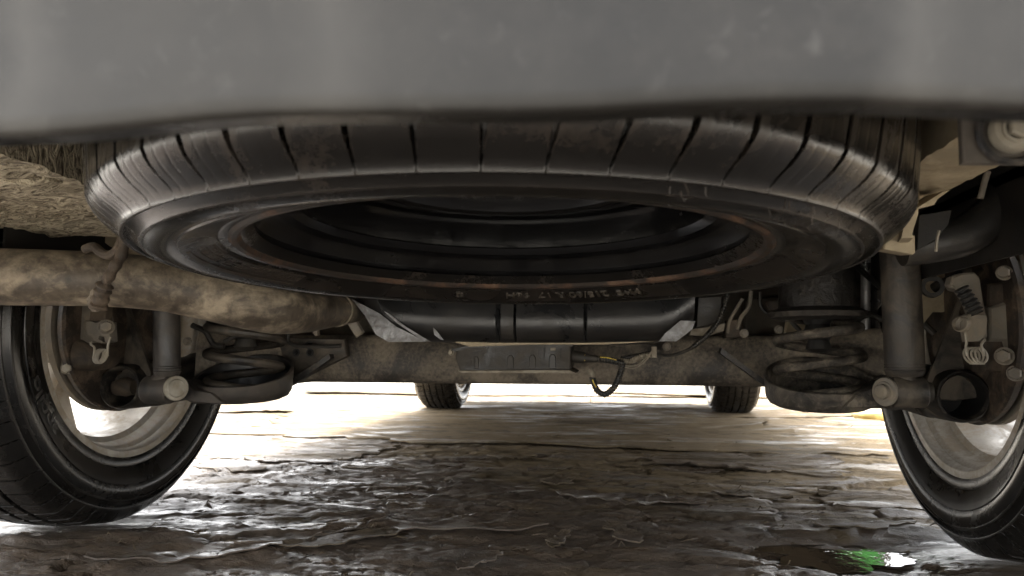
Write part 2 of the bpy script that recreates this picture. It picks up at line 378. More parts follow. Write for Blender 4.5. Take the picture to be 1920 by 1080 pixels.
def grid_mesh(name, X, Y, Z, mat):
    a, b = X.shape; me = bpy.data.meshes.new(name); nv = a*b
    me.vertices.add(nv); me.vertices.foreach_set('co', np.stack([X, Y, Z], -1).ravel())
    i, j = np.meshgrid(np.arange(a-1), np.arange(b-1), indexing='ij'); q = i*b+j
    F = np.stack([q, q+b, q+b+1, q+1], -1).reshape(-1, 4); nf = len(F)
    me.loops.add(nf*4); me.loops.foreach_set('vertex_index', F.ravel().astype(np.int32))
    me.polygons.add(nf); me.polygons.foreach_set('loop_start', np.arange(0, nf*4, 4, dtype=np.int32))
    me.polygons.foreach_set('use_smooth', np.ones(nf, bool)); me.update(calc_edges=True); me.validate()
    me.materials.append(mat); return me
g = link('ground', grid_mesh('ground', X, Yg, Z, M['ground'])); tag(g, kind='structure')

# ------------------------------------------------------------------ tyres and wheels
def tyre_profile(n_tread=34):
    left = [(-.086, .219), (-.092, .225), (-.0965, .232), (-.0975, .239), (-.0985, .243), (-.0985, .2465), (-.1002, .2480), (-.1106, .2755), (-.1096, .2765), (-.1122, .283), (-.1130, .291),
            (-.1112, .299), (-.1120, .3005), (-.1116, .3025), (-.1095, .304), (-.1060, .3092), (-.1045, .3118), (-.1072, .3128), (-.1078, .3140), (-.1076, .3155), (-.1045, .3166), (-.1015, .320), (-.0985, .324), (-.0955, .3285), (-.092, .3325), (-.088, .336), (-.083, .339)]
    tr = [(x, .3395+.0055*(1-(x/.078)**2)) for x in np.linspace(-.078, .078, n_tread)]
    return left+tr+[(-a, b) for a, b in left[::-1]]
def tyre_mesh(name, mat, blocks, grooves, sub, slotw=.0046, smooth_tread=False, slot_depth=.007, slant=.03):
    """lathe with shoulder slots (blocks per turn), thin sipes and lengthwise grooves cut into it"""
    prof = tyre_profile()
    if grooves:                # rebuild the tread with crisp groove walls
        left = [q for q in prof if q[0] < -.0785]; tr = [(-.078, .3395)]
        for c in grooves:
            for dx, dp in ((-.0046, 0), (-.0036, .007), (.0036, .007), (.0046, 0)):
                x = c+dx; tr.append((x, .3395+.0055*(1-(x/.078)**2)-dp))
        tr += [(.078, .3395)]
        extra = [(x, .3395+.0055*(1-(x/.078)**2)) for x in np.linspace(-.07, .07, 13) if all(abs(x-c) > .006 for c in grooves)]
        tr = sorted(tr+extra, key=lambda q: q[0]); prof = left+tr+[(-a, b) for a, b in left[::-1]]
    p = 2*np.pi/blocks; sw = slotw/.34; off = []
    base = [k*sw for k in (0, .12, .25, .38, .5, .62, .75, .88, 1)]
    sip = [p*.36, p*.66]; sv = .0007/.34
    for s_ in sip: base += [s_-sv, s_, s_+sv]
    base += list(np.linspace(sw, p, 7)[1:-1]); base = sorted(base)
    th = np.concatenate([k*p+np.array(base) for k in range(blocks)]) if sub else np.linspace(0, 2*np.pi, blocks*4, endpoint=False)
    def rf(w_, r_, t_):
        r = np.repeat(r_, len(t_), 0) if t_.shape[0] != r_.shape[0] else r_.copy()
        wabs = np.abs(w_); inside = np.clip((r_-.3155)/.003, 0, 1)*np.clip((wabs-.048)/.006, 0, 1)
        ph = np.mod(t_, p)
        if sub:
            slot = (np.abs(ph-.5*sw) < .46*sw*np.clip((.1120-wabs)/.034, .22, 1)).astype(float)
            sp_ = np.zeros_like(ph)
            for s_ in sip: sp_ = sp_+(np.abs(ph-s_) < sv*.5)
            r = r-inside*(slot*slot_depth*np.clip((.1045-wabs)/.02, .25, 1)+sp_*.0002)
            ph2 = np.mod(t_+0.0, p); s2 = ((ph2 > .1*sw) & (ph2 < .9*sw)).astype(float)
            mid = ((wabs < .046) & (wabs > .006)).astype(float)
            r = r-mid*s2*.003
        return r
    mb = MB(); mb.lathe(prof, (0, 0, 0), (0, 0, 1), th=th, rfun=rf)
    V = np.array(mb.v)
    if sub:                    # carry the shoulder slots down the side of the shoulder
        m_ = len(prof); ph_ = np.mod(np.repeat(th, m_), p); rr_ = np.hypot(V[:, 0], V[:, 1]); wa = np.abs(V[:, 2])
        k_ = (np.abs(ph_-.5*sw) < .46*sw*np.clip((.1120-wa)/.034, .22, 1)) & (rr_ > .312) & (wa > .080)
        V[:, 2] -= np.sign(V[:, 2])*k_*slot_depth*.35*np.clip((wa-.080)/.012, 0, 1)*np.clip((rr_-.312)/.006, 0, 1)
    if slant:                  # slots sweep back towards the crown
        wz = V[:, 2]; a = slant*np.clip((.105-np.abs(wz))/.06, 0, 1)
        c_, s_ = np.cos(a), np.sin(a); V = np.stack([V[:, 0]*c_-V[:, 1]*s_, V[:, 0]*s_+V[:, 1]*c_, wz], 1)
    mb.v = [tuple(q) for q in V.tolist()]
    return mb.mesh(name, mat, ang=38)
def ring_text(s, h, r0, phi0, z, depth, name, mat, parent, spacing=1.0, stretch=1.0):
    """letters wrapped on a sidewall in the local plane z, facing -Z; base line at r0, tops outward"""
    cu = bpy.data.curves.new('t', 'FONT'); cu.body = s; cu.size = h*1.38; cu.extrude = depth; cu.space_character = spacing
    cu.offset = h*.02; o = bpy.data.objects.new('t', cu); me = bpy.data.meshes.new_from_object(o)
    bpy.data.objects.remove(o); me.name = name
    co = np.zeros(len(me.vertices)*3); me.vertices.foreach_get('co', co); co = co.reshape(-1, 3)
    ph = phi0+co[:, 0]*stretch/r0; r = r0+co[:, 1]
    me.vertices.foreach_set('co', np.stack([r*np.cos(ph), r*np.sin(ph), z-(r-.2480)*.378-co[:, 2]], 1).ravel()); me.update()
    me.materials.clear(); me.materials.append(mat)
    return link(name, me, parent)

# --- the spare, slung flat under the tail
sp = empty('spare_wheel'); TI = -.0329
sp.rotation_euler = (TI, 0, 0)
up_l = Matrix.Rotation(TI, 3, 'X') @ Vector((0, 0, 1))
sp.location = Vector((.0622, -.5468, .3796))+up_l*.1025
tag(sp, 'full size spare wheel lying flat under the tail, black steel rim inside a dusty tyre', 'spare wheel')
ty = link('tyre', tyre_mesh('spare_tyre', M['rubber_spare'], 60, None, True), sp)
ph = math.radians(90)
ring_text('M+S', .0125, .2535, ph-.54, -.1003, .0014, 'lettering', M['letter_spare'], ty)
ring_text('215/60 R 17  96H', .0130, .2530, ph-.375, -.1003, .0013, 'lettering', M['letter_spare'], ty, 1.0)
mb = MB(); cph = ph+.36; cx_, cy_ = .2585*math.cos(cph), .2585*math.sin(cph)
mb.lathe([(0, .0085), (-.0009, .0085), (-.0009, .0076), (0, .0076)], (cx_, cy_, -.1045), (.35*math.cos(cph), .35*math.sin(cph), 1), 28); mb.obj('approval_mark', M['letter_spare'], ty)
ring_text('E2', .008, .2560, cph-.022, -.1003, .0012, 'lettering', M['letter_spare'], ty)
# raised panel with ruled lines on the left of the sidewall
mb = MB()
a0, a1 = math.radians(158), math.radians(203)
for r0, r1, dz in ((.2495, .2515, .0008), (.2565, .2575, .0008), (.263, .264, .0008), (.2685, .272, .0010)):
    P = [[(r*math.cos(t), r*math.sin(t), -.1003-(r-.248)*.378) for r in (r0, r1)] for t in np.linspace(a0, a1, 30)]
    mb.sheet(P, (0, 0, -dz))
for t in np.linspace(a0, a1, 46):
    for r0 in (.2522, .2585):
        if random.random() < .75:
            r1 = r0+random.choice((.0038, .0025)); t1 = t+random.choice((.006, .010))
            mb.sheet([[(r*math.cos(q), r*math.sin(q), -.1003-(r-.248)*.378) for r in (r0, r1)] for q in (t, t1)], (0, 0, -.0007))
mb.obj('sidewall_panel', M['rubber_spare'], ty)
prof = [(-.0925, .2385), (-.0975, .2385), (-.0995, .236), (-.0985, .2325), (-.094, .2295), (-.088, .2265), (-.083, .2215), (-.079, .2215), (-.0765, .2195), (-.070, .214), (-.0655, .206), (-.064, .1955),
        (-.061, .193), (-.057, .1905), (-.055, .193), (-.050, .1925), (-.030, .190), (-.010, .191), (.004, .196), (.03, .203), (.07, .207), (.085, .214), (.093, .224), (.097, .2385)]
rim = MB().lathe(prof, (0, 0, 0), (0, 0, 1), 144).obj('rim', M['steel_black'], sp)
MB().lathe([(-.0928, .2392), (-.0978, .2392), (-.1000, .2363), (-.0990, .2320), (-.0945, .2290), (-.0890, .2262)], (0, 0, 0), (0, 0, 1), 144).obj('rim_flange', M['bead'], rim)
disc = MB().lathe([(-.012, .1905), (-.020, .182), (-.021, .168), (-.022, .150), (-.0265, .143), (-.0285, .137), (-.026, .131), (-.015, .125), (-.008, .118), (-.010, .113), (-.008, .106), (.02, .09), (.03, .08), (.032, .045), (.028, .034), (.028, 1e-4)], (0, 0, 0), (0, 0, 1), 120).obj('wheel_disc', M['steel_black'], rim)
for k in range(5):
    t = 2*math.pi*k/5; MB().lathe([(.031, .0085), (.0275, .0085), (.0275, .0065), (.031, .0065)], (.057*math.cos(t), .057*math.sin(t), 0), (0, 0, 1), 14).obj('bolt_hole', M['liner'], disc)
hh = MB().disc((0, 0, .012), (0, 0, 1), .045, 28, .012).tube([(0, 0, .02), (0, 0, .13)], .003, 8).obj('hoist_plate', M['iron'], sp)
# stray rubber vent hairs on the side
mb = MB()
for k in range(26):
    t = math.radians(-42+random.uniform(-24, 16)); r = random.uniform(.285, .312); c = Vector((r*math.cos(t), r*math.sin(t), -.107))
    L = random.uniform(.004, .011); d = Vector((random.uniform(-.3, .3), random.uniform(-.3, .3), -1)).normalized()
    mb.tube([c, c+d*L*.6, c+d*L+Vector((random.uniform(-.001, .001),)*3)], [.0005, .0004, .0002], 4)
tag(mb.obj('vent_hair', M['rubber_spare'], ty), kind='stuff')

# ------------------------------------------------------------------ the van
van = empty('van'); tag(van, 'dusty grey minivan seen from beneath its rear bumper, parked on wet cardboard', 'van')

tyre_me = tyre_mesh('road_tyre', M['rubber'], 64, (-.048, -.017, .017, .048), True, slant=.02)
rim_prof = [(-.085, .2385), (-.0925, .2390), (-.0955, .2375), (-.0962, .2345), (-.0955, .2210), (-.0925, .2185), (-.0800, .2170), (-.0745, .2120), (-.0700, .2105), (-.060, .2085), (-.052, .2060), (-.046, .1975), (.04, .194), (.075, .205), (.088, .221), (.094, .2385)]
rim_me = MB().lathe(rim_prof, (0, 0, 0), (0, 0, 1), 128).mesh('rim', M['alloy'])
def spokes():
    mb = MB()
    mb.lathe([(.055, .034), (.058, .072), (.075, .074), (.086, .060), (.088, 1e-4)], (0, 0, 0), (0, 0, 1), 48)
    for k in range(5):
        for o_ in (-.16, .16):
            t = 2*math.pi*k/5+o_*.6; t2 = 2*math.pi*k/5+o_
            P0 = Vector((.055*math.cos(t), .055*math.sin(t), .07)); P1 = Vector((.203*math.cos(t2), .203*math.sin(t2), .078))
            mb.tube([P0, P0.lerp(P1, .5)+Vector((0, 0, .004)), P1], [.034, .026, .036], 12, flat=.45)
    return mb.mesh('spokes', M['alloy'])
spoke_me = spokes()
def road_wheel(x, y, s, lab, roll):
    r = empty('wheel', (x, y, .345)); r.parent = van; r['label'] = lab
    # local -Z (inner side) points to the middle of the van
    rot = Matrix(((0, 0, s), (s*math.cos(roll), -s*math.sin(roll), 0), (math.sin(roll), math.cos(roll), 0))) if s > 0 else None
    A = Vector((s, 0, 0)); E1 = Vector((0, math.cos(roll), math.sin(roll))); E2 = A.cross(E1)
    r.rotation_euler = Matrix(((E1.x, E2.x, A.x), (E1.y, E2.y, A.y), (E1.z, E2.z, A.z))).to_euler()
    t = link('tyre', tyre_me, r); link('rim', rim_me, r); link('spokes', spoke_me, r)
    return r, t
wl, tl = road_wheel(-.77, 0, -1, 'left rear wheel, dusty silver alloy rim seen from inside', .977)
wr, tr_ = road_wheel(.77, 0, 1, 'right rear wheel, tyre wet and shining beside the puddle', .1)
road_wheel(-.77, 2.85, -1, 'left front wheel far ahead under the van', .5)
road_wheel(.77, 2.85, 1, 'right front wheel far ahead under the van', 1.2)
# brand lettering on the inner sidewall of the left rear tyre (own object, in van space)
def letters_left():
    h, r0 = .0215, .2485
    cu = bpy.data.curves.new('t', 'FONT'); cu.body = 'apollo'; cu.size = h*1.75; cu.extrude = .0007; cu.offset = .0009
    o = bpy.data.objects.new('t', cu); me = bpy.data.meshes.new_from_object(o); bpy.data.objects.remove(o); me.name = 'brand_lettering'
    co = np.zeros(len(me.vertices)*3); me.vertices.foreach_get('co', co); co = co.reshape(-1, 3)
    al = math.radians(221)-co[:, 0]*1.0/r0; r = r0+co[:, 1]        # angle from +Y towards +Z, seen from the middle
    P = np.stack([-.77+.1006+(r-.248)*.378+co[:, 2], r*np.cos(al), .345+r*np.sin(al)], 1)
    me.vertices.foreach_set('co', P.ravel()); me.update(); me.materials.clear(); me.materials.append(M['letter'])
    ob = link('lettering', me, wl); ob.matrix_parent_inverse = (Matrix.Translation(wl.location) @ wl.rotation_euler.to_matrix().to_4x4()).inverted()
letters_left()

# --- body: bumper, sides, roof, glass
def bumper():
    ex = [-1500, 0, 150, 300, 500, 900, 1100, 1400, 1700, 1920, 3400]; ey = [262, 256, 246, 226, 210, 210, 207, 187, 189, 204, 215]
    xs = np.linspace(-.93, .93, 420); P = []
    pxs = np.array([at(x, 230, -1.03)[0] for x in ex]); pz = np.array([at(x, y, -1.03)[2] for x, y in zip(ex, ey)])
    zz = np.interp(xs, pxs, pz); zz = np.convolve(np.pad(zz, 4, 'edge'), np.ones(9)/9, 'valid'); zz = np.convolve(np.pad(zz, 3, 'edge'), np.ones(7)/7, 'valid')
    for x, z0 in zip(xs, zz):
        z0 = float(z0); q = abs(x)/.93; yb = -1.03+.30*max(0, (q-.72)/.28)**2.2
        col = [(x, yb+.017, z0+.030), (x, yb+.0155, z0+.002), (x, yb+.013, z0+.0002), (x, yb+.0015, z0+.0004), (x, yb+.0002, z0+.0018), (x, yb-.0005, z0+.006), (x, yb-.001, z0+.02), (x, yb-.005, z0+.06), (x, yb-.02, .47), (x, yb-.03, .52), (x, yb-.028, .56), (x, yb-.01, .66), (x, yb+.01, .76)]
        P.append(col)
    return P
P = bumper()
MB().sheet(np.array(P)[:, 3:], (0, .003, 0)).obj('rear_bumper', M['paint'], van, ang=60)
MB().sheet(np.array(P)[:, :4]+np.array((0, 0, .0004)), (0, .002, .002)).obj('bumper_lip', M['plastic'], van, ang=60)
arch = lambda cy, a0=180, a1=0: [(cy+.350*math.cos(math.radians(a)), .345+.348*math.sin(math.radians(a))) for a in np.linspace(a0, a1, 20)]
for s in (-1, 1):
    out_ = [(-.98, .45), (-.42, .33)]+arch(0)+[(.42, .30), (2.40, .30)]+arch(2.85)+[(3.3, .3), (3.72, .34), (3.72, .86), (3.0, 1.02), (2.2, 1.06), (-.98, 1.08)]
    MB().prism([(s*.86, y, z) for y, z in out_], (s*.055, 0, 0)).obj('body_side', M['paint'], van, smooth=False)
    MB().prism([(s*.80, y, z) for y, z in ((-.93, 1.08), (2.2, 1.06), (1.35, 1.68), (-.7, 1.66))], (s*.055, 0, 0)).obj('side_window', M['blackglass'], van, smooth=False)
    # wheel liner
    for cy in (0, 2.85):
        P = [[(x, cy+.405*math.cos(a), .36+.405*math.sin(a)) for x in (s*.60, s*.86)] for a in np.linspace(-.05, math.pi+.05, 26)]
        mb = MB().sheet(P, (0, 0, .004))
        pl = [(s*.60, cy+.405*math.cos(a), .36+.405*math.sin(a)) for a in np.linspace(.32, math.pi-.32, 20)]
        mb.prism(pl, (s*.004, 0, 0)); mb.box((min(s*.600, s*.604), cy+.10, .305), (max(s*.600, s*.604), cy+.40, .50)).box((min(s*.600, s*.604), cy-.385, .405), (max(s*.600, s*.604), cy+.099, .50)); mb.obj('wheel_liner', M['liner'], van, smooth=False)
prof = [(-.99, .74), (-1.0, 1.0), (-.82, 1.45), (-.6, 1.69), (1.25, 1.73), (2.3, 1.08), (3.0, 1.04), (3.7, .88), (3.76, .60), (3.74, .22), (3.60, .19)]
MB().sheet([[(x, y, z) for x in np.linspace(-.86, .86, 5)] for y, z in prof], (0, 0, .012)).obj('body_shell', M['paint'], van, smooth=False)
mb = MB()
mb.box((-.60, -.97, .620), (.60, .355, .64)); mb.box((-.86, -.97, .50), (-.60, -.41, .52)); mb.box((.60, -.97, .50), (.86, -.41, .52))
mb.box((-.60, .35, .335), (.60, .37, .62))
mb.obj('rear_floor', M['underfloor'], van, smooth=False)
mb = MB().box((-.86, .42, .33), (.86, 2.42, .35)).box((-.60, .37, .331), (.60, .42, .349)).box((-.60, 2.42, .33), (.60, 3.28, .35)).box((-.86, 3.28, .28), (.86, 3.6, .30))
for x in (-.5, -.42, .42, .5): mb.box((x-.006, .5, .316), (x+.006, 2.4, .329))
mb.box((-.40, .6, .292), (-.25, 2.3, .329), .01); mb.box((.25, .6, .292), (.40, 2.3, .329), .01)
mb.obj('front_floor', M['underfloor'], van, smooth=False)
MB().box((-.86, -.965, .46), (.86, -.955, .76)).obj('rear_panel', M['underfloor'], van, smooth=False)

# chassis rails, beige with wrinkled undercoat
def bumpy_slab(x0, x1, y0, y1, z0, z1, nx, ny, amp, sc_=45, seed=3):
    xs = np.linspace(x0, x1, nx); ys = np.linspace(y0, y1, ny)
    P = [[(x, y, z0+amp*float(fbm(x*sc_, y*sc_*1.8, 3, seed))) for y in ys] for x in xs]
    return MB().sheet(P, (0, 0, z1-z0))
mb = bumpy_slab(-.62, -.325, -.955, -.30, .452, .50, 110, 200, .0045)
mb.obj('chassis_rail', M['undercoat'], van, ang=70)
mb = MB()
q = [at(-160, 262, -.62), at(98, 262, -.62), at(88, 338, -.62), at(60, 350, -.62), at(0, 345, -.62), at(-160, 330, -.62)]
mb.prism(q, (0, .10, .012), .004); mb.obj('rail_bracket', M['undercoat'], van, ang=50)
MB().prism([at(106, 262, -.60), at(138, 262, -.60), at(150, 345, -.60), at(92, 348, -.60)], (0, .08, .01), .003).obj('rail_bracket', M['undercoat'], van)
mb = bumpy_slab(.405, .472, -.97, -.30, .447, .50, 20, 70, .002, 60, 8); mb.obj('chassis_rail', M['primer'], van, ang=60)
# right hanging plate with folded foot
pl = [(1697, 215), (1733, 215), (1731, 290), (1725, 330), (1722, 400), (1710, 440), (1712, 446), (1690, 446), (1716, 330)]
MB().prism([at(x, y, -.50) for x, y in pl], (.012, .05, 0), .001).obj('side_bracket', M['primer'], van)
MB().prism([at(x, y, -.47) for x, y in ((1660, 446), (1668, 436), (1716, 441), (1717, 474), (1712, 478), (1657, 468))], (0, .035, .004), .0015).obj('side_bracket', M['primer'], van)
MB().prism([at(x, y, -.52) for x, y in ((1716, 392), (1770, 358), (1782, 356), (1760, 372), (1752, 384), (1722, 392))], (0, .04, .004), .001).obj('rail_flap', M['primer'], van)
# tow hook plate and its bolt
mb = MB().prism([at(x, y, -.80) for x, y in ((1802, 200), (2100, 200), (2100, 306), (1806, 306))], (0, .006, 0), .001)
mb.obj('tow_bracket', M['char'], van)
c = at(1897, 247, -.802); mb = MB().lathe([(0, 1e-4), (0, .0108), (.003, .0122), (.006, .0122)], c-np.array((0, .006, 0)), (0, 1, 0), 28).hexbolt(c-np.array((0, .006, 0)), (0, -1, 0), .0062, .006)
mb.obj('tow_bolt', M['zinc'], van)
MB().lathe([(0, .0185), (-.002, .0175), (-.002, .0155), (0, .0145)], c, (0, 1, 0), 32).obj('bracket_boss', M['char'], van)

# filler hose and breather on the right
P = smooth_path([at(1935, 250, -.30), at(1905, 330, -.30), at(1870, 395, -.30), at(1810, 440, -.30), at(1745, 456, -.30), at(1690, 462, -.30)])
MB().tube(P, .0235, 18).obj('filler_hose', M['hose'], van)
MB().tube(smooth_path([at(1852, 322, -.34), at(1845, 345, -.34), at(1838, 372, -.34)]), .0035, 8).obj('clip', M['cast'], van)
MB().tube(smooth_path([at(1761, 432, -.36), at(1757, 450, -.36), at(1755, 472, -.36)]), .0016, 6).obj('clip', M['zinc'], van)
MB().prism([at(x, y, -.33) for x, y in ((1722, 402), (1786, 392), (1780, 420), (1758, 450), (1718, 470))], (0, .02, 0), .002).obj('hose_shield', M['liner'], van)

# --- exhaust
def exhaust():
    pts = [(-420, 512, -.47, 52), (-140, 516, -.45, 54), (0, 519, -.43, 53.5), (100, 521, -.41, 52.5), (200, 524, -.385, 51), (300, 533, -.355, 50), (380, 548, -.325, 50), (450, 564, -.30, 50), (515, 577, -.26, 49), (565, 583, -.20, 41), (605, 583, -.12, 34), (640, 580, -.02, 29), (665, 578, .10, 26)]
    P = []; R = []
    for x, y, Y, r in pts:
        c = at(x, y, Y); P.append(c); R.append(r*float((c-CAM)@FW)/FPX)
    Ps = smooth_path([tuple(p)+(r,) for p, r in zip(P, R)], 7)
    return [p[:3] for p in Ps], [float(p[3]) for p in Ps]
EP, ER = exhaust()
ex = MB().tube(EP, ER, 40).obj('exhaust_pipe', M['exhaust'], van)
mb = MB().tube(smooth_path([at(238, 440, -.455), at(228, 478, -.455), at(214, 502, -.46), at(200, 527, -.462), at(193, 545, -.46), at(186, 572, -.455), at(184, 582, -.455)]), [.0060+.0008*math.sin(i*1.3) for i in range(20)]+[.0088+.0012*math.sin(i*1.9) for i in range(10)]+[.0098]*5+[.008, .006], 12)
mb.obj('exhaust_hanger', M['iron'], ex)
mb = MB().tube(smooth_path([at(160, 467, -.43), at(176, 463, -.435), at(192, 475, -.44), at(208, 478, -.445), at(222, 466, -.45), at(232, 440, -.45)]), .0055, 10); mb.obj('exhaust_hanger', M['iron'], ex)
mb = MB()
for k in range(9):
    c = at(184+random.uniform(-10, 12), 548+k*3.4+random.uniform(-3, 3), -.452+random.uniform(-.004, .004)); mb.tube([c-np.array((.006, 0, .002)), c, c+np.array((.005, 0, .003))], [.003, .0055, .003], 7)
mb.obj('weld_lump', M['exhaust'], ex)
k = 75; T = Vector(EP[k+1])-Vector(EP[k-1]); MB().lathe([(-.004, ER[k]), (-.003, ER[k]+.002), (.003, ER[k]+.002), (.004, ER[k])], EP[k], T, 36).obj('pipe_flange', M['exhaust'], ex)
# pale heat shield and rails above the exhaust
MB().prism([at(x, y, -.20) for x, y in ((165, 432), (200, 426), (330, 478), (330, 500), (235, 476), (204, 462))], (0, .05, .01), .002).obj('heat_shield', M['primer'], van)
MB().tube([at(178, 425, -.22), at(150, 452, -.20), at(128, 490, -.18)], .0105, 10, flat=.6).obj('shield_strap', M['primer'], van)

# --- rear axle
mb = MB()
xs = np.linspace(-.60, .60, 61)
P = []
for x in xs:
    q = abs(x)/.60; k = max(0, q-.72)/.28
    zb = .2385-.018*k; zt = .333+.01*k; y0 = .165-.10*k
    sec = [(y0+.09, zt-.02), (y0+.05, zt), (y0+.012, zt-.003), (y0+.004, zt-.012), (y0-.002, zt-.035), (y0-.004, zb+.030), (y0, zb+.010), (y0+.010, zb+.001), (y0+.05, zb), (y0+.09, zb+.014)]
    P.append([(x, a, b) for a, b in sec])
mb.sheet(P, (0, .004, 0)); beam = mb.obj('torsion_beam', M['beam'], van, ang=50)
for s in (-1, 1):
    side = 'left' if s < 0 else 'right'
    mb = MB().tube(smooth_path([(s*.660, .030, .239), (s*.648, .08, .245), (s*.62, .18, .255), (s*.58, .32, .272), (s*.55, .48, .285)]), [.041]*9+[.046]*16, 24)
    arm = mb.obj('trailing_arm', M['arm'], van)
    MB().lathe([(.09, .0385), (-.006, .0385), (-.014, .0365), (-.016, .034), (-.012, .0315), (.060, .030), (.061, 1e-4)], (s*.664, -.045, .237), (0, 1, 0), 40).obj('arm_end_tube', M['arm'], arm)
    if s < 0: MB().tube([(-.690, -.035, .234), (-.668, -.033, .236), (-.652, -.035, .235)], [.012, .017, .012], 12).obj('tube_plug', M['iron'], arm)
    else: MB().lathe([(.058, 1e-4), (.058, .0294), (-.010, .0304)], (s*.664, -.045, .237), (0, 1, 0), 32).obj('tube_plug', M['liner'], arm)  # black lining colours in the shade of the hollow tube
    # gusset plate above the tube
    pl = [(178, 560), (236, 560), (262, 630), (281, 700), (277, 728), (255, 742), (170, 742), (196, 690), (202, 640)] if s < 0 else [(1800, 556), (1812, 545), (1860, 640), (1868, 742), (1790, 752), (1742, 748), (1738, 722), (1770, 640)]
    MB().prism([at(x, y, -.030) for x, y in pl], (0, .006, 0), .0015).obj('gusset_plate', M['arm'], van)
    pl = [(232, 572), (238, 572), (283, 700), (279, 726), (272, 722)] if s < 0 else [(1802, 553), (1809, 556), (1747, 722), (1738, 728), (1737, 716)]
    MB().prism([at(x, y, -.037) for x, y in pl], (0, .007, 0), .001).obj('plate_rim', M['arm'], van)
    # dust shield / brake disc
    mb = MB().lathe([(.010, .150), (0, .153), (-.004, .150), (-.005, .10), (-.022, .09), (-.026, .045), (-.026, 1e-4)], (s*.702, 0, .345), (s, 0, 0), 64)
    mb.obj('dust_shield', M['iron'], van)
    MB().lathe([(.020, .05), (.020, .152), (.030, .152), (.030, .05)], (s*.702, 0, .345), (s, 0, 0), 64, close=True).obj('brake_disc', M['cast'], van)
    # shock absorber
    if s < 0: c0, c1, rr, mt = at(313, 704, -.09), at(312, 430, -.10), .0208, M['char']
    else: c0, c1, rr, mt = at(1697, 704, -.09), at(1684, 420, -.10), .0263, M['arm']
    mb = MB().tube([c0+np.array((0, 0, -.002)), c0+np.array((0, 0, .003)), c0+(c1-c0)*.04, c1], [rr*.82, rr*.97, rr, rr], 28)
    sh = mb.obj('shock_absorber', mt, van)
    mb = MB()
    for dz in (.006, .010, .014): mb.lathe([(0, rr), (.0008, rr+.0012), (.0016, rr)], c0+np.array((0, 0, dz)), (0, 0, 1), 28)
    mb.obj('tube_crimp', mt, sh)
    e = at(298, 731, -.09) if s < 0 else at(1703, 735, -.09)
    mb = MB().lathe([(-.022, .015), (-.022, .021), (-.020, .0225), (.020, .0225), (.022, .021), (.022, .015)], e, (1, 0, 0), 28).tube([e+np.array((0, 0, .012)), c0+np.array((0, 0, .002))], [.016, .014], 16)
    mb.obj('lower_eye', mt, sh)
    MB().lathe([(-.030, 1e-4), (-.030, .014), (.030, .014), (.030, 1e-4)], e, (1, 0, 0), 24).obj('bushing', M['hose'], sh)
    # bolt through the eye, its head turned to the middle of the van
    b = e+np.array((-s*.030, -.003, .003 if s < 0 else 0)); ax = Vector((-s*.82, -.57, .05))
    mb = MB().lathe([(0, 1e-4), (0, .0195), (.003, .0205), (.0055, .0195), (.006, .0150), (.0075, .0135), (.0078, 1e-4)], b, ax, 32)
    if s > 0: mb.lathe([(.006, .011), (.014, .0105), (.016, .008), (.016, 1e-4)], b, ax, 24)
    mb.obj('eye_bolt', M['zinc'] if s < 0 else M['cast'], sh)
    # spring pan: an open tilted bowl
    cx, cy, R0 = s*.490, .035, .083
    cols = []
    for t in np.linspace(0, 2*np.pi, 56, endpoint=False):
        ct, st = math.cos(t), math.sin(t)
        far = .5+.5*st; rim_z = .237+.055*far**1.3; bot = .207+.012*far
        cols.append([(cx+R0*.30*ct, cy+R0*.30*st, bot), (cx+R0*.80*ct, cy+R0*.80*st, bot+.001), (cx+R0*.93*ct, cy+R0*.93*st, bot+.006), (cx+R0*ct, cy+R0*st, bot+.016), (cx+R0*1.03*ct, cy+R0*1.03*st, rim_z), (cx+R0*.99*ct, cy+R0*.99*st, rim_z+.0015), (cx+R0*.95*ct, cy+R0*.95*st, rim_z-.001), (cx+R0*.93*ct, cy+R0*.93*st, bot+.018), (cx+R0*.80*ct, cy+R0*.80*st, bot+.006), (cx+R0*.30*ct, cy+R0*.30*st, bot+.005)])
    mb = MB(); n = len(cols); m = 10; mb.add([q for c in cols for q in c], [(i*m+k, ((i+1) % n)*m+k, ((i+1) % n)*m+k+1, i*m+k+1) for i in range(n) for k in range(m-1)])
    pan = mb.obj('spring_pan', M['char'] if s < 0 else M['mudded'], van)
    # web from the pan to the shock bolt
    if s < 0: pl = [(345, 712), (365, 728), (400, 738), (420, 757), (360, 757), (342, 748), (333, 736), (335, 715)]
    else: pl = [(1663, 708), (1640, 724), (1605, 738), (1580, 766), (1660, 766), (1684, 764), (1682, 712), (1672, 704)]
    MB().prism([at(x, y, -.052) for x, y in pl], (0, .05, 0), .004).obj('pan_web', M['char'] if s < 0 else M['mudded'], van)
    # coil spring
    turns, n = (4.1 if s < 0 else 2.9), 150; path = []
    for k in range(n):
        t = k/(n-1); a = s*(2*math.pi*turns*t)+(math.pi*.9 if s > 0 else .2)
        rad = .060+.004*math.sin(t*3); path.append((cx+rad*math.cos(a), cy+rad*math.sin(a), .224+(.195 if s < 0 else .135)*t))
    MB().tube(path, .0078 if s < 0 else [.0078+.0013*float(vnoise(i*.35, 0, 4)) for i in range(n)], 10).obj('coil_spring', M['arm'] if s < 0 else M['mudded'], van)
    # upper perch, mud caked, and rubber bump stop
    mb = MB().lathe([(0, .035), (.004, .074), (.012, .078), (.02, .06), (.12, .055)], (cx, cy, .405 if s < 0 else .352), (0, 0, 1), 40); mb.obj('spring_perch', M['mudded'] if s < 0 else M['iron_dark'], van)
    MB().lathe([(0, 1e-4), (0, .012), (.006, .02), (.02, .016), (.03, .024), (.045, .018), (.06, .028), (.12, .03)], (cx, cy, .30), (0, 0, 1), 28).obj('bump_stop', M['hose'], van)
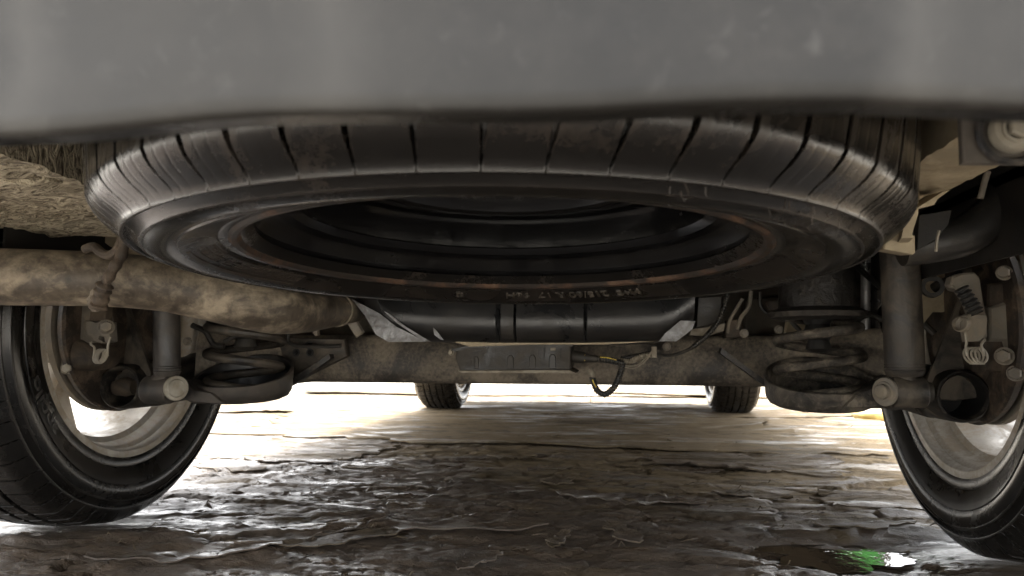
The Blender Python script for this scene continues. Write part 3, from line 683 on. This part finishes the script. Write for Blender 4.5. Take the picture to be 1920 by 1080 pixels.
    # caliper group
    Yc = -.115
    def Pm(x, y, Y=Yc): return at(x, y, Y)
    if s < 0:
        MB().prism([Pm(x, y) for x, y in ((122, 560), (172, 560), (182, 598), (180, 640), (148, 652), (130, 690), (122, 702), (100, 700), (101, 650), (116, 640), (114, 590))], (-.004, .05, 0), .004).obj('brake_caliper', M['cast'], van)
        MB().prism([Pm(x, y, -.125) for x, y in ((118, 640), (130, 638), (128, 700), (112, 703))], (0, .02, 0), .003).obj('caliper_bracket', M['cast'], van)
        mb = MB().tube([Pm(133, 668, -.105), Pm(150, 665, -.112), Pm(175, 668, -.10), Pm(205, 670, -.06)], [.020, .026, .024, .02], 20); mb.obj('caliper_piston_housing', M['iron'], van)
        bb = MB().hexbolt(Pm(126, 690, -.125), (.55, -.8, 0), .0075, .016); bb.obj('caliper_bolt', M['zinc'], van)
        MB().hexbolt(Pm(98, 630, -.10), (.55, -.8, 0), .008, .014).obj('caliper_bolt', M['cast'], van)
        MB().hexbolt(Pm(96, 652, -.10), (.55, -.8, 0), .008, .012).obj('caliper_bolt', M['cast'], van)
        # hand brake lever bracket
        MB().prism([Pm(x, y, -.135) for x, y in ((160, 601), (172, 602), (178, 605), (190, 600), (204, 604), (206, 640), (198, 643), (196, 632), (186, 630), (184, 638), (192, 641), (190, 644), (176, 640), (172, 630), (162, 628))], (0, .02, 0), .0012).obj('brake_lever', M['cast'], van)
        MB().prism([Pm(x, y, -.13) for x, y in ((170, 570), (198, 570), (196, 602), (166, 602))], (0, .02, 0), .002).obj('cable_bracket', M['iron'], van)
        MB().hexbolt(Pm(199, 614, -.138), (.6, -.8, .05), .0095, .018).obj('lever_bolt', M['cast'], van)
        sc0 = (188, 668); arms = [((170, 641), (171, 646), (177, 652), (176, 668)), ((208, 632), (203, 645), (202, 655), (202, 668))]
    else:
        MB().prism([Pm(x, y) for x, y in ((1853, 532), (1880, 528), (1893, 536), (1894, 566), (1880, 570), (1872, 576), (1852, 574))], (.004, .04, 0), .004).obj('caliper_piston_housing', M['iron'], van)
        MB().prism([Pm(x, y, -.12) for x, y in ((1855, 576), (1886, 566), (1890, 500), (1905, 486), (1935, 486), (1930, 700), (1905, 712), (1893, 690), (1886, 640), (1856, 640))], (.004, .03, 0), .004).obj('brake_caliper', M['cast'], van)
        MB().prism([Pm(x, y, -.10) for x, y in ((1845, 636), (1884, 636), (1900, 650), (1900, 690), (1890, 698), (1846, 697))], (.0, .04, 0), .003).obj('caliper_carrier', M['iron'], van)
        for x, y, r_ in ((1884, 512, .008), (1905, 700, .0085), (1884, 668, .0095)): MB().hexbolt(Pm(x, y, -.128), (-.55, -.8, 0), r_, .016).obj('caliper_bolt', M['cast'], van)
        # lever casting, boot, bracket
        MB().prism([Pm(x, y, -.13) for x, y in ((1783, 532), (1787, 518), (1802, 512), (1828, 510), (1838, 520), (1845, 560), (1852, 600), (1853, 632), (1846, 640), (1830, 620), (1828, 596), (1812, 560), (1800, 542), (1788, 540))], (0, .024, 0), .003).obj('brake_lever', M['cast'], van)
        pth = smooth_path([Pm(1802, 540, -.140), Pm(1812, 556, -.140), Pm(1822, 572, -.140), Pm(1831, 588, -.140)], 12); n = len(pth)
        MB().tube(pth, [.0085+.0016*math.sin(i*1.05) + .001*i/n for i in range(n)], 18).obj('lever_boot', M['hose'], van)
        MB().prism([Pm(x, y, -.142) for x, y in ((1806, 592), (1822, 588), (1850, 590), (1853, 600), (1850, 628), (1838, 640), (1816, 641), (1812, 620), (1802, 618))], (0, .02, 0), .0015).obj('cable_bracket', M['cast'], van)
        MB().lathe([(0, .006), (.002, .010), (.012, .0105), (.014, .009)], Pm(1808, 608, -.142), (-.7, -.6, 0), 20).obj('lever_bolt', M['cast'], van)
        sc0 = (1829, 667); arms = [((1809, 622), (1812, 642), (1811, 650), (1813, 668)), ((1847, 636), (1840, 646), (1842, 655), (1845, 668))]
    # return spring: four close coils and two legs
    c = Pm(sc0[0], sc0[1], -.150); path = []
    wd = .013 if s < 0 else .017
    for k in range(120):
        t = k/119; a = -math.pi/2+s*0+2*math.pi*4*t; path.append(c+np.array(((t-.5)*wd, math.sin(a)*.0095*.35+(t-.5)*-.004, 0))+np.array((math.cos(a)*.0085, 0, math.sin(a)*.0105)))
    mb = MB().tube(path, .0016, 7)
    for A_ in arms: mb.tube(smooth_path([Pm(x, y, -.150) for x, y in A_]), .0018, 7)
    mb.obj('return_spring', M['zinc'], van)
    # brake line and hub carrier seen through the gap
    MB().tube(smooth_path([(s*.66, .02, .33), (s*.60, .05, .40), (s*.56, .12, .46), (s*.5, .2, .5)]), .005, 8).obj('brake_line', M['hose'], van)
MB().prism([at(x, y, .02) for x, y in ((1718, 505), (1790, 498), (1792, 585), (1750, 585), (1722, 620))], (0, .01, .0), .002).obj('splash_panel', M['primer'], van)
MB().tube([at(1752, 540, -.02), at(1788, 520, -.05), at(1812, 505, -.08)], [.008, .006, .008], 12).obj('sensor_cable', M['hose'], van)
MB().lathe([(-.01, .010), (-.01, .016), (.01, .016), (.01, .010)], at(1748, 538, -.03), (.3, 1, 0), 20).obj('sensor_plug', M['hose'], van)
MB().tube([at(1623, 480, .10), at(1623, 630, .10)], .0078, 16).obj('damper_rod', M['chrome'], van)  # bright rod added where outside light shows through a gap
# struts reaching from the beam ends
for pl, Y in ((((520, 735), (560, 715), (620, 672), (618, 664), (560, 700), (500, 730)), .10), (((1475, 735), (1440, 716), (1352, 652), (1350, 662), (1432, 722)), .10)):
    MB().prism([at(x, y, Y) for x, y in pl], (0, .02, 0), .001).obj('beam_gusset', M['arm'], van)

# --- centre: black pan, module box, harness
Yp = -.02
def pan():
    P = []
    stations = [(655, 505, 556), (668, 512, 566), (700, 520, 602), (735, 528, 634), (800, 540, 640), (860, 540, 643), (930, 540, 645), (935, 540, 645), (940, 540, 645), (963, 540, 645), (966, 540, 645), (969, 540, 645), (1030, 540, 645), (1094, 540, 645), (1098, 540, 645), (1102, 540, 645), (1180, 540, 643), (1235, 535, 641), (1262, 528, 632), (1302, 520, 602), (1304, 505, 556)]
    for x, yt, yb in stations:
        g_ = .005 if x in (935, 966, 1098) else 0
        zt = at(x, yt, Yp)[2]+.06; zb = at(x, yb, Yp)[2]; X_ = at(x, yb, Yp)[0]; h = zt-zb
        P.append([(X_, Yp+g_, zt), (X_, Yp-.006+g_, zb+min(.06, h*.8)), (X_, Yp-.009+g_, zb+min(.045, h*.7)), (X_, Yp-.009+g_, zb+min(.030, h*.5)), (X_, Yp-.005+g_, zb+min(.018, h*.4)), (X_, Yp+.003+g_, zb+min(.009, h*.3)), (X_, Yp+.014+g_*.5, zb+.003), (X_, Yp+.028, zb+.0008), (X_, Yp+.05, zb), (X_, Yp+.25, zb), (X_, Yp+.26, zt)])
    return P
MB().sheet(pan(), (0, .002, .0022)).obj('underbody_pan', M['plastic'], van, ang=30)
glint_patch = [((660, 561), (712, 588), (742, 612), (800, 641), (728, 641), (705, 628), (684, 592)), ((718, 582), (732, 590), (760, 612), (806, 640), (792, 638), (744, 606)), ((1246, 626), (1276, 601), (1304, 602), (1298, 618), (1268, 640), (1236, 640)), ((812, 614), (820, 622), (832, 638), (826, 637), (814, 628))]
for i, pl in enumerate(glint_patch):  # pale patches painting bright reflections onto the pan's corners
    MB().prism([at(x, y, Yp-.012) for x, y in pl], (0, .0015, 0), .0003).obj('foil_tape', M['foil'], van)
MB().prism([at(x, y, Yp+.02) for x, y in ((850, 641), (900, 640), (985, 637), (1000, 640), (1140, 641), (1230, 640), (1130, 646), (1000, 646), (880, 650))], (0, .05, 0), .001).obj('pan_lip', M['primer'], van)
Yb = .015
bx = [(857, 651), (1070, 648), (1070, 693), (862, 694), (854, 672)]
box = MB().prism([at(x, y, Yb) for x, y in bx], (0, .11, .006), .002).obj('module_box', M['plastic_dusty'], van)
MB().prism([at(x, y, Yb+.002) for x, y in ((858, 695), (1068, 694), (1080, 700), (864, 699))], (0, .112, .003), .0006).obj('box_flange', M['tape'], box)
MB().prism([at(x, y, Yb-.004) for x, y in ((845, 655), (880, 647), (1075, 645), (1074, 650), (880, 652), (852, 660))], (0, .118, .002), .0006).obj('box_lid', M['plastic'], box)
for x, w_, t in ((893, 9, 668), (957, 12, 666), (998, 12, 665), (1036, 12, 664)):
    MB().prism([at(a, b, Yb-.0012) for a, b in ((x-w_*.5, 692), (x-w_*.55, t+6), (x-w_*.25, t), (x+w_*.25, t), (x+w_*.55, t+6), (x+w_*.5, 692))], (0, .0055, 0), .0014).obj('box_rib', M['plastic'], box)
for x in (1020, 1051): MB().prism([at(a, b, Yb-.001) for a, b in ((x-1, 652), (x+1.2, 652), (x+.8, 672), (x-.6, 672))], (0, .004, 0)).obj('box_slit', M['liner'], box)
mb = MB()
for (a, b) in ((1034, 653), (1042, 653), (1042, 657), (1034, 657)): pass
MB().prism([at(a, b, Yb-.003) for a, b in ((1032, 652), (1042, 652), (1042, 657), (1032, 657))], (0, .004, 0)).obj('box_clip', M['tape'], box)
MB().hexbolt(at(846, 661, Yb), (0, -1, 0), .004, .008).obj('box_bolt', M['tape'], box)

def corrugated(pts, r, Y, pitch=.0042):
    P = smooth_path([at(x, y, Y) for x, y in pts], 30); L = np.cumsum([0]+[np.linalg.norm(P[i+1]-P[i]) for i in range(len(P)-1)])
    n = int(L[-1]/(pitch/4)); ts = np.linspace(0, L[-1], n); Q = [np.array([np.interp(t, L, [p[k] for p in P]) for k in range(3)]) for t in ts]
    return MB().tube(Q, [r*(1+.10*math.copysign(1, math.sin(2*math.pi*t/pitch))) for t in ts], 10)
mb = MB().tube([at(1072, 668, .05), at(1096, 671, .05)], .010, 18).tube([at(1096, 671, .05), at(1104, 672, .05), at(1120, 673, .05)], [.0085, .007, .006], 16)
hn = mb.obj('connector', M['hose'], van)
corrugated([(1118, 673), (1145, 676), (1170, 682)], .0055, .05).obj('conduit', M['conduit'], van)
corrugated([(1168, 680), (1163, 700), (1152, 725), (1135, 739), (1120, 732), (1113, 715), (1110, 706)], .0052, .05).obj('conduit', M['conduit'], van)
corrugated([(1160, 676), (1180, 678), (1205, 668), (1225, 664)], .0048, .06).obj('conduit', M['tape'], van)
corrugated([(1165, 673), (1210, 664), (1225, 662)], .0042, .07, .006).obj('conduit', M['conduit'], van)
MB().tube(smooth_path([at(1168, 688, .05), at(1190, 690, .05), at(1212, 675, .05), at(1224, 655, .05)]), .0012, 6).tube(smooth_path([at(1172, 686, .052), at(1196, 684, .052), at(1218, 664, .052)]), .0010, 6).obj('tape_strand', M['tape'], van)
MB().tube(smooth_path([at(1226, 664, .06), at(1260, 666, .07), at(1300, 650, .08), at(1338, 612, .08), at(1352, 590, .08), at(1362, 540, .08)]), .0030, 8).obj('wire', M['conduit'], van)
corrugated([(1300, 650), (1325, 630), (1345, 605), (1358, 575), (1364, 545)], .0042, .075).obj('conduit', M['conduit'], van)
MB().tube([at(1104, 692, .05), at(1110, 700, .05), at(1112, 708, .05)], [.0045, .006, .0055], 12).obj('tape_wrap', M['tape'], van)
MB().prism([at(x, y, .055) for x, y in ((1222, 650), (1231, 650), (1232, 671), (1223, 671))], (0, .01, 0), .001).obj('harness_clip', M['tape'], van)
for pts in (((1125, 669.5), (1140, 671), (1156, 675)), ((1096, 664), (1096, 670), (1096, 677)), ((1111, 712), (1114, 720), (1118, 726))):
    c = [at(x, y, .0435) for x, y in pts]; MB().tube(smooth_path(c), .0011, 6).obj('yellow_tape', M['yellow'], van)
MB().tube(smooth_path([at(1112, 738, .05), at(1108, 745, .05), at(1107, 757, .05)]), .0004, 5).obj('loose_strand', M['tape'], van)
# pipes and brackets over the beam at the right
for pts, r in ((((1408, 545), (1404, 575), (1390, 595), (1383, 618)), .0035), (((1392, 560), (1380, 580), (1368, 602), (1364, 625)), .003)):
    MB().tube(smooth_path([at(x, y, .13) for x, y in pts]), r, 8).obj('fuel_line', M['cast'], van)
MB().prism([at(x, y, .12) for x, y in ((1296, 617), (1330, 612), (1360, 606), (1358, 620), (1330, 630), (1292, 628))], (0, .03, .0), .001).obj('pale_strip', M['tape'], van)
MB().prism([at(x, y, .13) for x, y in ((1362, 600), (1385, 598), (1392, 632), (1360, 634))], (0, .03, 0), .003).obj('line_bracket', M['iron'], van)
MB().prism([at(x, y, .10) for x, y in ((1308, 555), (1356, 553), (1352, 600), (1330, 613), (1304, 616))], (0, .08, 0), .004).obj('canister', M['plastic_dusty'], van)
MB().prism([at(x, y, .22) for x, y in ((1478, 592), (1500, 586), (1530, 588), (1530, 605), (1510, 625), (1472, 632))], (0, .02, 0), .002).obj('floor_plate', M['primer'], van)
MB().prism([at(x, y, .24) for x, y in ((1525, 540), (1600, 536), (1600, 588), (1530, 590))], (0, .02, 0), .002).obj('floor_plate', M['underfloor'], van)
for pl, Y, mt, nm in (
    (((1470, 585), (1500, 568), (1640, 552), (1652, 566), (1560, 580), (1490, 604)), .14, 'mudded', 'cross_bracket'),
    (((1500, 640), (1520, 622), (1600, 612), (1650, 604), (1655, 620), (1560, 640), (1515, 656)), .13, 'mudded', 'cross_bracket'),
    (((1590, 530), (1660, 528), (1662, 560), (1640, 590), (1600, 582)), .16, 'underfloor', 'floor_plate'),
    (((1395, 560), (1470, 556), (1476, 628), (1398, 632)), .30, 'underfloor', 'floor_plate'),
    (((1440, 566), (1520, 548), (1600, 545), (1600, 552), (1520, 560), (1448, 580)), .17, 'arm', 'body_flange')):
    MB().prism([at(x, y, Y) for x, y in pl], (0, .03, 0), .003).obj(nm, M[mt], van)
for pts, r_, Y in ((((1470, 560), (1490, 575), (1484, 600), (1500, 620)), .004, .12), (((1560, 545), (1540, 575), (1552, 600), (1530, 625)), .0035, .09), (((1655, 600), (1630, 590), (1610, 600), (1600, 618)), .0045, .06), (((1425, 548), (1430, 580), (1470, 600), (1500, 596)), .003, .15), (((360, 610), (385, 622), (400, 645), (420, 650)), .005, .0), (((420, 640), (450, 628), (480, 632)), .004, .02), (((540, 620), (545, 645), (600, 650), (640, 648)), .0035, .10)):
    MB().tube(smooth_path([at(x, y, Y) for x, y in pts]), r_, 8).obj('hose_line', M['hose'], van)
for x, y in ((556, 661), (582, 661), (580, 647)): MB().lathe([(0, .006), (-.002, .0075), (-.002, .005), (0, .0045), (.004, 1e-4)], at(x, y, .128), (0, 1, 0), 16).obj('plate_hole', M['liner'], van)
for x, y, Y in ((1395, 625, .12), (1460, 618, .16), (1250, 650, .15), (352, 640, .02)): MB().hexbolt(at(x, y, Y), (0, -1, 0), .006, .008).obj('flange_bolt', M['cast'], van)
# left of the pan: lines, straps, holes
MB().tube([at(652, 590, .08), at(676, 628, .08)], .0095, 8, flat=.5).obj('strap', M['cast'], van)
MB().prism([at(x, y, .02) for x, y in ((581, 608), (594, 608), (596, 628), (590, 630), (584, 620))], (0, .01, 0), .001).obj('hanger_tab', M['exhaust'], van)
MB().prism([at(x, y, .14) for x, y in ((500, 632), (645, 636), (650, 668), (560, 712), (505, 716))], (0, .02, 0), .002).obj('beam_end_plate', M['arm'], van)

# ------------------------------------------------------------------ puddle
def puddle():
    cx, cy = .500, .010; rings = []
    for k in range(72):
        t = 2*math.pi*k/72; r = 1+.22*math.sin(3*t+1)+.12*math.sin(7*t)+.06*math.sin(13*t)
        rings.append((cx+.115*r*math.cos(t), cy+.080*r*math.sin(t)))
    vs = [(cx, cy, -.0105)]+[(x, y, -.0105) for x, y in rings]
    return MB().add(vs, [(0, i+1, (i+1) % 72+1) for i in range(72)])
tag(puddle().obj('puddle', M['water'], None), kind='structure')

# ------------------------------------------------------------------ cardboard
def board(cx, cy, lx, ly, rot, mat, label, name='cardboard_sheet', cat='cardboard', group='soaked cardboard sheets under the van', lift=.006, curl=.012, seed=1, na=150, nr=16, torn=.10, thick=.004, edges=None):
    r_ = np.random.RandomState(seed); T = np.linspace(0, 2*np.pi, na, endpoint=False)
    ct, st = np.cos(T), np.sin(T); e = 5.0
    base = (np.abs(ct)**e+np.abs(st)**e)**(-1/e)
    rad = base*(1+torn*fbm(T*3+seed*3.1, T*0+seed, 4, seed)+torn*.35*fbm(T*18, T*0+2, 3, seed+5))
    rad[-6:] = rad[-6:]*np.linspace(1, 0, 6)+rad[0]*np.linspace(0, 1, 6)
    S = np.concatenate([[0.0], np.linspace(.12, 1, nr)**.75]); cr, sr = math.cos(rot), math.sin(rot)
    U = S[:, None]*rad[None]*ct*lx/2; V = S[:, None]*rad[None]*st*ly/2
    X = cx+U*cr-V*sr; Y = cy+U*sr+V*cr
    cl = np.clip(fbm(T*1.2+seed, T*0, 2, seed+9)*3, 0, 1)[None]*np.clip((S[:, None]-.72)/.28, 0, 1)**2*curl
    wr = fbm(X*9+seed, Y*26, 3, seed+2)*.006*(1-.4*S[:, None])
    z = GH(X, Y)*.55+lift+cl+wr
    vs = []; f = []
    for L, dz in ((0, 0.0), (1, -thick)):
        vs += [(x-cx, y-cy, q+dz-lift) for x, y, q in zip(X.ravel(), Y.ravel(), z.ravel())]
    n = na; m = len(S); o = n*m
    for i in range(m-1):
        for k in range(n):
            q = (i*n+k, i*n+(k+1) % n, (i+1)*n+(k+1) % n, (i+1)*n+k)
            if i == 0: q = (q[0], q[2], q[3])
            f.append(q); f.append(tuple(a+o for a in q[::-1]))
    i = m-1; f += [(i*n+k, i*n+(k+1) % n, i*n+(k+1) % n+o, i*n+k+o) for k in range(n)]
    me = MB().add(vs, f).mesh(name, mat, ang=50); ob = link(name, me, None, (cx, cy, lift))
    return tag(ob, label, cat, group)
bt, bm_, bd = M['board_tan'], M['board_mid'], M['board_dark']
board(-.25, 1.95, 2.1, 1.35, -.10, bt, 'large pale tan cardboard sheet lying in the middle of the ground, its near edge torn', seed=3, lift=.009, curl=.020, torn=.26)
board(.95, 1.75, 1.3, 1.2, .12, bt, 'pale cardboard sheet in front of the right rear wheel with a smooth damp face', seed=8, lift=.007, torn=.2)
board(.1, 3.0, 2.6, 1.0, .05, bt, 'wide tan cardboard sheet lying just behind the front wheels', seed=12, lift=.008, torn=.2)
board(-1.6, 3.1, 1.5, 1.3, .2, bt, 'pale cardboard sheet lying left of the left front wheel', seed=14, lift=.009, torn=.2)
board(1.9, 3.2, 1.5, 1.0, -.15, bt, 'bright cardboard sheet lying right of the right front wheel', seed=16, lift=.008, torn=.2)
board(-.98, 1.1, .8, .6, -.2, bm_, 'wet cardboard sheet shining white just right of the left rear tyre', seed=21, lift=.003, curl=.006, torn=.3)
board(.50, .92, .50, .30, -.12, bm_, 'brown cardboard flap with a raised torn edge left of the right tyre', seed=26, lift=.004, curl=.012, torn=.3)
board(.80, .42, .42, .22, -.05, bm_, 'glossy cardboard ledge overhanging the puddle by the right rear tyre', seed=33, lift=.005, curl=.004, torn=.25)
board(-.75, 5.0, 3.0, 1.5, .1, bt, 'pale board lying beyond the front wheels on the left', seed=35, lift=.008)
board(1.6, 5.2, 3.0, 1.6, -.1, bt, 'pale board lying beyond the front wheels on the right', seed=37, lift=.008)

# ------------------------------------------------------------------ unseen board added for the puddle's green reflection
def refl(x, y, Yw, zw=-.0105):          # where a ray mirrored in the puddle goes
    d = FW + RT*(x-960)/FPX - UP*(y-540)/FPX; P = CAM+d*((zw-CAM[2])/d[2]); return P+np.array((d[0], d[1], -d[2]))*((Yw-P[1])/d[1])
def gpt(x, y, z=0.0):
    d = FW + RT*(x-960)/FPX - UP*(y-540)/FPX; return CAM+d*((z-CAM[2])/d[2])
tag(MB().tube(smooth_path([gpt(1597, 775, .012), gpt(1612, 780, .014), gpt(1640, 783, .015), gpt(1680, 780, .015), gpt(1760, 772, .015), gpt(1900, 770, .015)]), [.012]*5+[.022]*6+[.024]*20, 10).obj('hose', M['yellow_dull'], None), 'yellow flattened hose lying on the ground beyond the right rear wheel', 'hose')
gs = empty('sign_board', (float(refl(1592, 1030, 7.0)[0]), 7.0, 0)); tag(gs, 'green sign board on brown posts far ahead on the right, mirrored in the puddle', 'sign')
zc = float(refl(1604, 1030, 7.0)[2])
MB().box((-.32, -.01, zc-.28), (.30, .01, zc+.26)).obj('board', M['green'], gs, smooth=False)
for x in (-.36, .34): MB().box((x-.03, -.03, -.02), (x+.03, .03, zc+.35)).obj('post', M['iron'], gs, smooth=False)
print('SIGN', refl(1604, 1030, 7.0))


# curled shreds one can tell apart
def scrap(x, y, L, wd, rot, curl, mat, label, seed, lift=.004):
    r_ = np.random.RandomState(seed); n = 16; P = []
    cr, sr = math.cos(rot), math.sin(rot)
    for i in range(n):
        t = i/(n-1)-.5; wv = wd*(1-.75*abs(2*t)**3)*(1+.8*(r_.rand()-.5)); row = []
        bend = .07*L*math.sin(t*3+seed)
        for j in range(5):
            v = (j/4-.5)*wv+bend; u = t*L
            px, py = x+u*cr-v*sr, y+u*sr+v*cr
            row.append((px-x, py-y, float(GH(px, py))*.6+.55*curl*abs(2*t)**3*(1 if t > 0 else .2)+curl*.35*((j/4-.5)*2)**2+.0015*(r_.rand()-.5)))
        P.append(row)
    ob = MB().sheet(P, (0, 0, -.0022)).obj('cardboard_scrap', mat, None, ang=60); ob.location = (x, y, lift)
    return tag(ob, label, 'scrap', 'torn scraps of wet cardboard')
def gp(x, y):                         # ground point under a spot of the photograph
    d = FW + RT*(x-960)/FPX - UP*(y-540)/FPX; return CAM + d*(-CAM[2]/d[2])
for (px, py, L, wd, rot, cu, mt, lab) in (
    (1050, 905, .13, .055, 1.35, .020, bm_, 'upright curled cardboard shred standing in the middle foreground'),
    (1180, 935, .34, .09, -.25, .012, bd, 'long dark cardboard flake with a saw-toothed edge right of the middle'),
    (1165, 1000, .16, .035, -1.1, .010, bm_, 'furry torn shred leaning towards the puddle'),
    (1050, 1010, .12, .022, 1.3, .008, bm_, 'narrow frayed strip at the bottom of the picture left of the furry shred'),
    (820, 985, .42, .05, .30, .008, bd, 'long ridge of soggy card running from the centre to the lower left'),
    (590, 1000, .30, .035, .75, .016, bd, 'dark folded flap sticking up beside the left rear tyre'),
    (960, 858, .16, .05, .1, .012, bt, 'small tan scrap lying on the torn edge of the large sheet'),
    (1030, 882, .13, .03, .3, .014, bm_, 'thin brown splinter of card under the small tan scrap'),
    (900, 1050, .10, .03, 1.0, .012, bd, 'dark crumpled shred at the bottom edge of the middle'),
    (1540, 800, .30, .16, .2, .020, bt, 'pale triangular scrap lying behind the spring pan on the right'),
    (1290, 885, .20, .05, .15, .012, bd, 'brown shred lying along the raised edge left of the right tyre'),
    (640, 1010, .22, .05, .6, .012, bm_, 'wet strip of card left of the bottom middle'),
    (350, 1035, .30, .06, .45, .010, bd, 'dark strip crossing in front of the left rear tyre'),
    (430, 880, .22, .05, .1, .008, bm_, 'glossy shred right of the left rear tyre at the height of its rim'),
    (560, 865, .26, .04, -.15, .010, bd, 'dark narrow flake further right of the left rear tyre'),
    (1410, 930, .18, .05, -.1, .014, bm_, 'lifted brown flake in front of the white glare on the right'),
    (1620, 985, .20, .06, .1, .012, bm_, 'shiny flake on the ledge above the puddle'),
    (700, 880, .18, .03, .2, .008, bm_, 'slim brown splinter in the left middle ground')):
    q = gp(px, py); scrap(q[0], q[1], L*.9, wd*1.15, rot, cu*.55, mt, lab, int(px), .003)
# crumbs of pulp and grit
mb = MB(); r_ = np.random.RandomState(5)
ico = [(0, 0, 1), (.9, 0, .2), (.28, .85, .2), (-.72, .53, .2), (-.72, -.53, .2), (.28, -.85, .2)]
icf = [(0, 1, 2), (0, 2, 3), (0, 3, 4), (0, 4, 5), (0, 5, 1)]
cx0 = r_.rand(260, 2)*[1.5, 1.5]+[-.8, -.22]
n_c = 5500; ci = r_.randint(0, 260, n_c); loose = r_.rand(n_c) < .45
XX = np.where(loose, r_.rand(n_c)*2.2-1.2, cx0[ci, 0]+r_.randn(n_c)*.045); YY = np.where(loose, r_.rand(n_c)**1.5*2.2-.25, cx0[ci, 1]+r_.randn(n_c)*.03)
ZZ = GH(XX, YY)
for i in range(n_c):
    a = r_.rand()*6.28; sx = .0009+.0026*r_.rand()**3; sy = sx*(1+3.5*r_.rand()**3); sz = sx*.5; ca, sa = math.cos(a), math.sin(a)
    if (abs(abs(XX[i])-.77) < .11 and abs(YY[i]) < .1) or ((XX[i]-.6)/.36)**2+((YY[i]+.02)/.2)**2 < 1: continue
    mb.add([(XX[i]+(p[0]*sy*ca-p[1]*sx*sa)*(1+.3*r_.rand()), YY[i]+(p[0]*sy*sa+p[1]*sx*ca)*(1+.3*r_.rand()), ZZ[i]+.0005+p[2]*sz+.0006) for p in ico], icf)
tag(mb.obj('pulp_crumbs', M['iron'], None, smooth=False), 'dark crumbs of soaked cardboard pulp scattered over the ground', 'debris', kind='stuff')
mb = MB()
for i in range(160):
    x = r_.rand()*1.9-1.0; y = r_.rand()**1.4*1.9-.25; a = r_.randn()*.6; L = .008+.03*r_.rand()**2; z = float(GH(x, y))+.003
    if abs(abs(x)-.77) < .11 and abs(y) < .1: continue
    mb.tube([(x, y, z), (x+L*.5*math.cos(a), y+L*.5*math.sin(a), z+.003+.006*r_.rand()**2), (x+L*math.cos(a+.4), y+L*math.sin(a+.4), z+.001)], [.0006, .0012, .0004], 4)
tag(mb.obj('fibre_shreds', M['board_mid'], None, smooth=False), 'thin fibres and splinters of torn card littering the wet ground', 'debris', kind='stuff')
